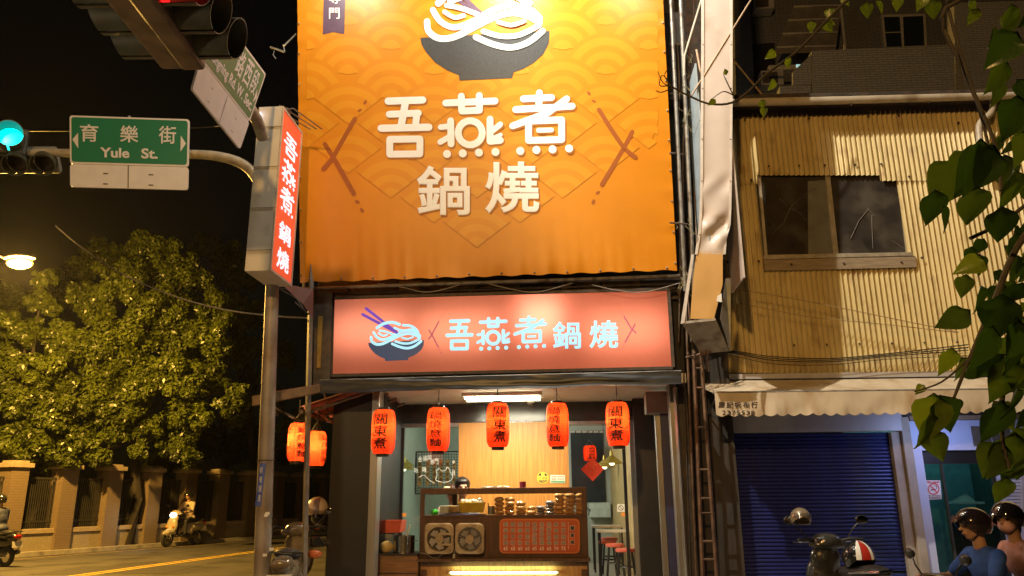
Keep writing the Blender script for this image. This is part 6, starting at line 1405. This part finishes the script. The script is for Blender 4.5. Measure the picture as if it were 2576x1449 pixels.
# the one riding away on the far lane
a, b = W.atz(414, 1383, 0), W.atz(492, 1366, 0); mid = (a+b)/2; d = a-b; d = Vector((-.36, -.93, 0))
s1 = scooter('scooter', 'pale cream scooter ridden along the far road with its headlight on', cream, (mid.x, mid.y, 0), math.atan2(d.y, d.x), head=60, scale=1.08)
r1 = rider('person in pale shirt and black helmet riding the cream scooter on the far road', (-.28, 0, .78), 0, M('pale_shirt', (.55, .42, .30), .8, var=.1), M('dark_trousers', (.03, .028, .03), .8), M('black_helmet', (.02, .02, .02), .15, coat=1), lean=.10, short=False, vox=.02); mount(r1, s1)
# half seen rider leaving at the left edge
p = W.atz(-32, 1425, 0); s2 = scooter('scooter', 'dark scooter mostly cut off by the left edge of the picture', blackp, (p.x, p.y, 0), math.radians(160))
r2 = rider('person in dark blue jacket on the scooter cut off at the left edge', (-.28, 0, .78), 0, M('navy_jacket', (.03, .035, .07), .7, var=.2), M('dark_trousers'), M('black_helmet'), short=False, vox=.02); mount(r2, s2)
# parked scooter behind the pole, seen from behind
p = W.at(733, 1400, 10.0)
s3 = scooter('scooter', 'parked dark scooter behind the street pole with its plate showing', M('cream_black_paint', (.16, .125, .08), .2, coat=.8, var=.9, scale=3), (p.x+.05, 9.85, .12), R(97), plate='MEV 1335', tail=(.2, .15, .09))
c = A.at(797, 1280, 9.95)
hl3 = helmet('helmet', A.at(798, 1280, 10.3), .15, M('pinkish_helmet', (.62, .47, .38), .3, coat=.5, var=.08), None, A, yaw=R(-60), tilt=.5, label='pinkish white helmet perched on the parked black scooter mirror', cat='helmet')
MB().ell(A.at(800, 1300, 10.28), (.09, .09, .10)).build('visor_shell', blackp, hl3, A, smooth=True)
# box standing in for part of another parked bike, between post and column
m = MB(); m.hexa([A.at(*zm(*p_), 9.8) for p_ in ((668, 840), (810, 838), (888, 1000), (650, 1020))], (0, .3, 0)); m.build('top_case', blackp, s3) if False else m.build('bike_part', blackp, fr=A, label='black box standing in for part of another bike, right of the thin grey post', cat='box', bevel=.03)
MB().ell(A.at(*zm(740, 1108), 9.78), (.10, .04, .05)).build('orange_reflector', M('orange_lens', (.6, .15, .05), .25, coat=1), fr=A, smooth=True, label='orange lens under the black box by the thin grey post', cat='reflector')
# parked scooter before the shutter
pR = B.at(2052, 1380, 8.6)
s4 = scooter('scooter', 'parked glossy dark scooter in front of the navy shutter', greyp, (3.38, 8.33, 0), R(95), plate='335 MJK' if False else None, tail=(.45, .02, .01))
hl4 = helmet('helmet', (3.04, 8.52, 1.27), .112, M('bronze_helmet', (.30, .24, .16), .3, metal=.3, coat=.6), None, W, yaw=R(-100), label='round bronze helmet hanging at the left handlebar before the shutter', cat='helmet')
hl5 = helmet('helmet', (3.40, 8.04, .91), .155, blackp, None, W, yaw=R(-80), visor=False, label='glossy helmet with red and white stripes on the parked scooter seat', cat='helmet')
for k, (ph0, ph1, mt) in enumerate(((-.55, -.25, whp), (-.22, .3, M('red_stripe', (.42, .03, .02), .3, coat=.5)), (.33, .55, whp))):
    c = Vector((3.40, 8.04, .91)); m = MB(); m.grid(8, 10, lambda s, t: c+Vector((.161*math.sin(.15+1.5*t)*math.sin(ph0+(ph1-ph0)*s)*1.02, -.161*1.1*math.sin(.15+1.5*t)*math.cos(ph0+(ph1-ph0)*s), .162*math.cos(.15+1.5*t)))); m.build('stripe', mt, hl5, W, smooth=True)
# couple riding past on the right
pr_ = W.at(2340, 1400, 6.3)
s5 = scooter('scooter', 'dark scooter carrying two riders at the lower right corner', blackp, (3.36, 6.0, 0), R(184), head=25, scale=.85)
bl_ = M('blue_tshirt', (.03, .095, .40), .85, var=.12, scale=14, bump=.2, bscale=30)
r5 = rider('person in blue t-shirt and dark open helmet steering the scooter at lower right', (-.24, 0, .72), 0, bl_, M('dark_trousers'), M('purple_black_helmet', (.02, .014, .022), .16, coat=1), lean=.10, hy=-.05); mount(r5, s5)
r6 = rider('person in pinkish top, pink mask and glossy dark helmet riding pillion at lower right', (-.62, 0, .77), 0, M('salmon_top', (.50, .27, .25), .9, var=.2, scale=9, bump=.6, bscale=14), M('dark_trousers'), M('silver_helmet', (.10, .09, .10), .08, metal=.8, coat=1), lean=.14, mask=M('pink_mask', (.70, .42, .44), .8), hairback=True, grip=((-.15, .16, .9), (-.15, -.16, .9)), short=True, hy=.5, vis=False); mount(r6, s5)
# ---- staff behind the counter
def clerk(lab, u, v, d, r, shirt, hair, yaw, mask, ponytail=False, lean=.0):
    c = A.at(u, v, d); t = thing('person', lab, 'person', (c.x, c.y, FL), A); b = MB(); mt = Matrix.Rotation(yaw, 3, 'Z')
    head_mb(b, c, r, yaw); b.cap(c-Vector((0, 0, r*1.0)), .05, c-Vector((0, 0, r*2)), .055)
    sh = c-Vector((0, 0, r*2.5))
    for s in (-1, 1):
        a0_ = sh+mt@Vector((0, s*.17, 0)); el = a0_+mt@Vector((.08, s*.05, -.26)); ha = el+mt@Vector((.22, -s*.08, -.02)); b.cap(a0_, .045, el, .038); b.cap(el, .036, ha, .026); b.ell(ha+mt@Vector((.04, 0, 0)), (.05, .04, .02), mt)
        for k in range(5): b.cap(ha+mt@Vector((.06, (k-2)*.018, 0)), .009, ha+mt@Vector((.105-.01*abs(k-2), (k-2)*.022, -.02)), .008, 6)
    b.remesh(.011, 2, 'body', skin, t)
    q = MB(); q.ell(sh-Vector((0, 0, .18)), (.12, .19, .28), mt); q.cap(sh+mt@Vector((0, .14, 0)), .075, sh+mt@Vector((0, -.14, 0)), .075); q.ell(sh-Vector((0, 0, .5)), (.13, .17, .2), mt)
    for s in (-1, 1): a0_ = sh+mt@Vector((0, s*.17, 0)); q.cap(a0_, .07, a0_+mt@Vector((.05, s*.04, -.18)), .062)
    q.remesh(.016, 2, 'shirt', shirt, t); p = MB()
    for s in (-1, 1): p.cap(sh+mt@Vector((0, s*.08, -.6)), .085, Vector((c.x, c.y, FL+.08))+mt@Vector((0, s*.09, 0)), .05)
    p.remesh(.025, 1, 'trousers', M('dark_trousers'), t)
    h = MB(); h.ell(c+mt@Vector((-.14*r, 0, .36*r)), (r*1.05, r*.93, r*.88), mt, 18, 12); h.ell(c+mt@Vector((.28*r, 0, .66*r)), (r*.72, r*.8, r*.4), mt)
    if ponytail: h.cap(c+mt@Vector((-.9*r, 0, 0)), r*.45, c+mt@Vector((-1.2*r, 0, -1.9*r)), r*.28)
    h.v = [(x, y, z+.006*noise.noise(Vector((x*60, y*60, z*20)))) for x, y, z in h.v]; h.remesh(.01, 1, 'hair', hair, t)
    m = MB(); m.ell(c+mt@Vector((.36*r, 0, -.44*r)), (r*.66, r*.62, r*.54), mt); m.build('face_mask', mask, t, smooth=True)
    for s in (-1, 1): MB().ell(c+mt@Vector((.79*r, s*.33*r, .06*r)), r*.11, n=8, k=6).build('eye', M('eye_dark'), t, smooth=True)
    return t
pm = M('pink_mask')
clerk('cook with short black hair and pink mask bending behind the counter', *z5(888, 792), 11.25, .125, M('grey_striped_shirt', (.14, .13, .12), .8, var=.4, scale=30, stretch=(.3, .3, 3)), hairm, R(-75), pm)
clerk('person with brown ponytail behind the black haired cook', *z5(812, 830), 11.5, .105, M('pale_pink_shirt', (.55, .45, .40), .8), M('brown_hair'), R(120), pm, True)
# ================================================================== NEAR FOLIAGE
def leafmesh(nm):
    vs = []; N = 7
    for i in range(N+1):
        t = i/N; w = .40*math.sin(math.pi*min(1, t*1.02)**.62)**.9*(1-t*.25) if t < 1 else 0.0; y = t-.02; z = -.30*t*t
        vs += [(-w, y+(.06*(1-t)), z+.10*w), (-w*.5, y, z-.01), (0, y, z-.035), (w*.5, y, z-.01), (w, y+(.06*(1-t)), z+.10*w)]
    fs = [(i*5+k, i*5+k+1, (i+1)*5+k+1, (i+1)*5+k) for i in range(N) for k in range(4)]
    me = bpy.data.meshes.new(nm); me.from_pydata(vs, [], fs); me.update(); me.polygons.foreach_set('use_smooth', [True]*len(me.polygons)); return me
def Mbig(name, col, rough=.3):
    if name in _mc: return _mc[name]
    m = M(name, col, rough, var=.3, scale=4, bump=.15, bscale=9); n = m.node_tree.nodes; L = m.node_tree.links
    t = n.new('ShaderNodeBsdfTranslucent'); t.inputs[0].default_value = (col[0]*2.2, col[1]*2.4, col[2], 1); s = n.new('ShaderNodeMixShader'); s.inputs[0].default_value = .4
    L.new(n['Principled BSDF'].outputs[0], s.inputs[1]); L.new(t.outputs[0], s.inputs[2]); L.new(s.outputs[0], n['Material Output'].inputs[0]); return m
lm = [leafmesh('leaf') for _ in range(3)]
for me, c in zip(lm, ((.018, .042, .007), (.045, .075, .012), (.10, .14, .015))): me.materials.append(Mbig('street_leaf_%.3f' % c[0], c))  # palest green has the lamplight on the lit leaves put into its colour
nb0 = W.at(2700, 1500, 3.0); nb0.z = 0
nt_ = thing('street_tree', 'leafy street tree close by at the right edge, broad dark green leaves hanging in', 'tree', nb0)
MB().tube([nb0, nb0+Vector((.05, 0, 1.2)), W.at(2680, 700, 3.0), W.at(2640, -50, 3.0), W.at(2600, -500, 3.2)], [.09, .08, .07, .05, .03], 10).build('trunk', bark, nt_, smooth=True)
brm = M('dark_branch', (.035, .028, .018), .8, var=.3, scale=12, bump=.3)
def branch(pts, r0, r1): MB().tube([W.at(*p) for p in curve(pts, 5)], r0, 7, r1=r1).build('branch', brm, nt_, smooth=True)
branch([(2640, -50, 3.0), (2380, 20, 3.2), (2422, 170, 3.2), (2465, 270, 3.1), (2505, 370, 3.0), (2520, 480, 2.9)], .012, .007)
branch([(2380, -40, 3.2), (2395, 60, 3.2), (2470, 300, 3.1), (2490, 380, 3.0)], .009, .005)
branch([(2660, 500, 3.0), (2560, 620, 2.9), (2500, 760, 2.8), (2440, 900, 2.8), (2400, 1000, 2.8)], .016, .005)
branch([(2660, 700, 3.0), (2540, 900, 2.8), (2520, 1080, 2.8), (2540, 1180, 2.8)], .014, .005)
branch([(2300, -30, 3.3), (2160, -15, 3.4), (2080, 52, 3.5), (2010, 125, 3.6), (1930, 185, 3.7), (1855, 252, 3.8), (1790, 262, 3.9), (1735, 242, 4.0), (1690, 218, 4.0)], .009, .005)
branch([(1845, 240, 3.85), (1830, 232, 3.85), (1815, 232, 3.85), (1790, 250, 3.85)], .004, .002); branch([(1845, 240, 3.85), (1828, 205, 3.85), (1820, 188, 3.85)], .004, .002)
branch([(2440, 600, 3), (2520, 560, 3), (2600, 500, 3)], .008, .008); branch([(2300, 985, 2.9), (2370, 960, 2.85), (2440, 900, 2.8)], .003, .004)
for pts in ([(1690, 218, 4.0), (1668, 208, 4), (1655, 180, 4)], [(1690, 218, 4.0), (1672, 190, 4), (1684, 170, 4)], [(1695, 220, 4), (1665, 232, 4), (1650, 228, 4)], [(1685, 215, 4), (1660, 215, 4), (1665, 190, 4), (1680, 200, 4)]): branch(pts, .004, .002)
cmf = CM
def leaf(u, v, size_px, ang, D, k, roll=0, pitch=0, face=.0):
    """ang: direction the tip points to in the picture, degrees clockwise from right"""
    p = W.at(u, v, D); s = size_px/FOC*D
    s *= .88; q = R(-ang); yv = cmf @ Vector((math.cos(q), math.sin(q), math.sin(pitch))); zv = cmf @ Vector((0, 0, 1)); xv = yv.cross(zv).normalized(); zv = xv.cross(yv).normalized(); yv.normalize()
    mt = Matrix((xv, yv, zv)).transposed() @ Matrix.Rotation(roll, 3, 'Y')
    o = bpy.data.objects.new('leaf', lm[k]); COL.objects.link(o); o.parent = nt_; o.matrix_local = Matrix.LocRotScale(p-nb0, mt.to_quaternion(), (s, s, s))
random.seed(21)
big = [(2470, 350, 185, 95, 2.6, 0), (2500, 365, 190, 120, 2.62, 0), (2440, 375, 200, 110, 2.8, 1), (2400, 400, 150, 115, 2.9, 1), (2352, 478, 125, 85, 2.8, 0), (2370, 520, 90, 60, 2.7, 0), (2450, 470, 150, 75, 3.0, 1), (2520, 520, 130, 80, 2.7, 0), (2555, 430, 150, 80, 2.7, 1),
       (2480, 655, 100, 165, 2.8, 2), (2430, 690, 75, 100, 2.8, 1), (2470, 720, 95, 80, 2.7, 0), (2440, 780, 110, 140, 2.7, 1), (2520, 740, 160, 90, 2.6, 0), (2500, 820, 150, 110, 2.6, 0), (2560, 800, 170, 95, 2.6, 0), (2540, 900, 150, 100, 2.7, 1),
       (2395, 875, 95, 100, 2.8, 2), (2420, 900, 100, 70, 2.9, 1), (2440, 910, 120, 35, 2.7, 0), (2500, 940, 110, 20, 2.9, 1), (2325, 968, 38, 140, 2.9, 2), (2350, 990, 150, 100, 2.8, 2), (2365, 995, 120, 70, 2.8, 0), (2345, 1040, 120, 95, 2.8, 1), (2385, 1000, 90, 60, 2.9, 0), (2340, 1080, 100, 75, 2.85, 1),
       (2520, 1010, 150, 95, 2.7, 0), (2555, 1090, 170, 100, 2.8, 1), (2520, 1110, 130, 110, 2.8, 1), (2560, 980, 120, 80, 2.6, 0), (2500, 1010, 100, 60, 2.8, 1), (2530, 1200, 90, 95, 2.9, 1),
       (2560, 80, 150, 130, 2.8, 0), (2530, 150, 120, 110, 2.9, 1), (2560, 240, 150, 100, 2.9, 0), (2545, 10, 120, 80, 2.8, 1), (2575, 330, 120, 100, 2.8, 1)]
for u, v, s, a_, D, k in big: leaf(u, v, s, a_, D, k, random.uniform(-.6, .6), random.uniform(-.5, .3))
for u, v, s, a_ in ((1952, 128, 42, 142), (1978, 145, 42, 60), (1950, 200, 44, 115), (2043, 52, 40, 95), (2072, 52, 50, 55), (2088, 20, 48, 100), (2080, 55, 30, 20), (1915, 250, 34, 80), (1922, 268, 34, 95), (1800, 250, 30, 140), (2180, 5, 55, 80), (2205, 0, 50, 60), (2330, -15, 60, 120), (2345, 0, 70, 70), (2440, 0, 60, 60), (2460, 20, 60, 110), (1828, 188, 24, 250), (2120, -10, 40, 70), (2260, -10, 50, 95)): leaf(u, v, s, a_, 3.55, 2, random.uniform(-.7, .7), random.uniform(-.4, .4))
for i in range(90):
    v = random.uniform(560, 1180); u = random.uniform((2475 if v < 1060 else 2530)+50*abs(math.sin(v*.013)), 2640); leaf(u, v, random.uniform(40, 95), random.uniform(35, 150), random.uniform(2.7, 3.4), random.choice((0, 0, 1, 1, 1)), random.uniform(-.9, .9), random.uniform(-.7, .4))
for i in range(16): leaf(random.uniform(2500, 2640), random.uniform(-30, 560), random.uniform(60, 120), random.uniform(60, 130), random.uniform(2.8, 3.4), random.choice((0, 1)), random.uniform(-.9, .9), random.uniform(-.7, .4))
for u, v, s, a_ in ((2445, 620, 60, 100), (2462, 640, 70, 80), (2476, 600, 60, 120)): leaf(u, v, s, a_, 3, 0)
# unseen fill light added low at left to brighten near signals and leaves
lamp('corner_fill_light', 'POINT', (-6.5, 3.0, 3.2), 200, (1, .72, .42), .25)
for o in list(bpy.data.objects):
    if o.type == 'MESH' and o.name.split('.')[0] in ('lettering', 'print', 'white_outline', 'black_print', 'white_lettering', 'red_print', 'chalk_drawing', 'bracket_print', 'noodle_print', 'letter_shadow', 'wave_pattern', 'pattern_ground', 'ribbon_lettering', 'plate_lettering', 'sticker_lettering', 'tag_lettering', 'lower_lettering', 'chopstick_print'):
        if o.parent is not None: o['kind'] = 'stuff'

hz = MB().bb((-60, -12, -1), (40, 60, 30)).build('haze', None, kind='stuff') if HAZE else None  # added volume that stands in for the street lamp's lens glow
if HAZE:
    hm_ = bpy.data.materials.new('haze_air'); hm_.use_nodes = True; n_ = hm_.node_tree.nodes; n_.remove(n_['Principled BSDF']); pv = n_.new('ShaderNodeVolumePrincipled'); pv.inputs['Density'].default_value = HAZE; pv.inputs['Color'].default_value = (.9, .9, .9, 1); pv.inputs['Anisotropy'].default_value = .6
    hm_.node_tree.links.new(pv.outputs[0], n_['Material Output'].inputs['Volume']); hz.data.materials.append(hm_); hz['label'] = 'thin haze volume added to imitate the glow round the street lamp'
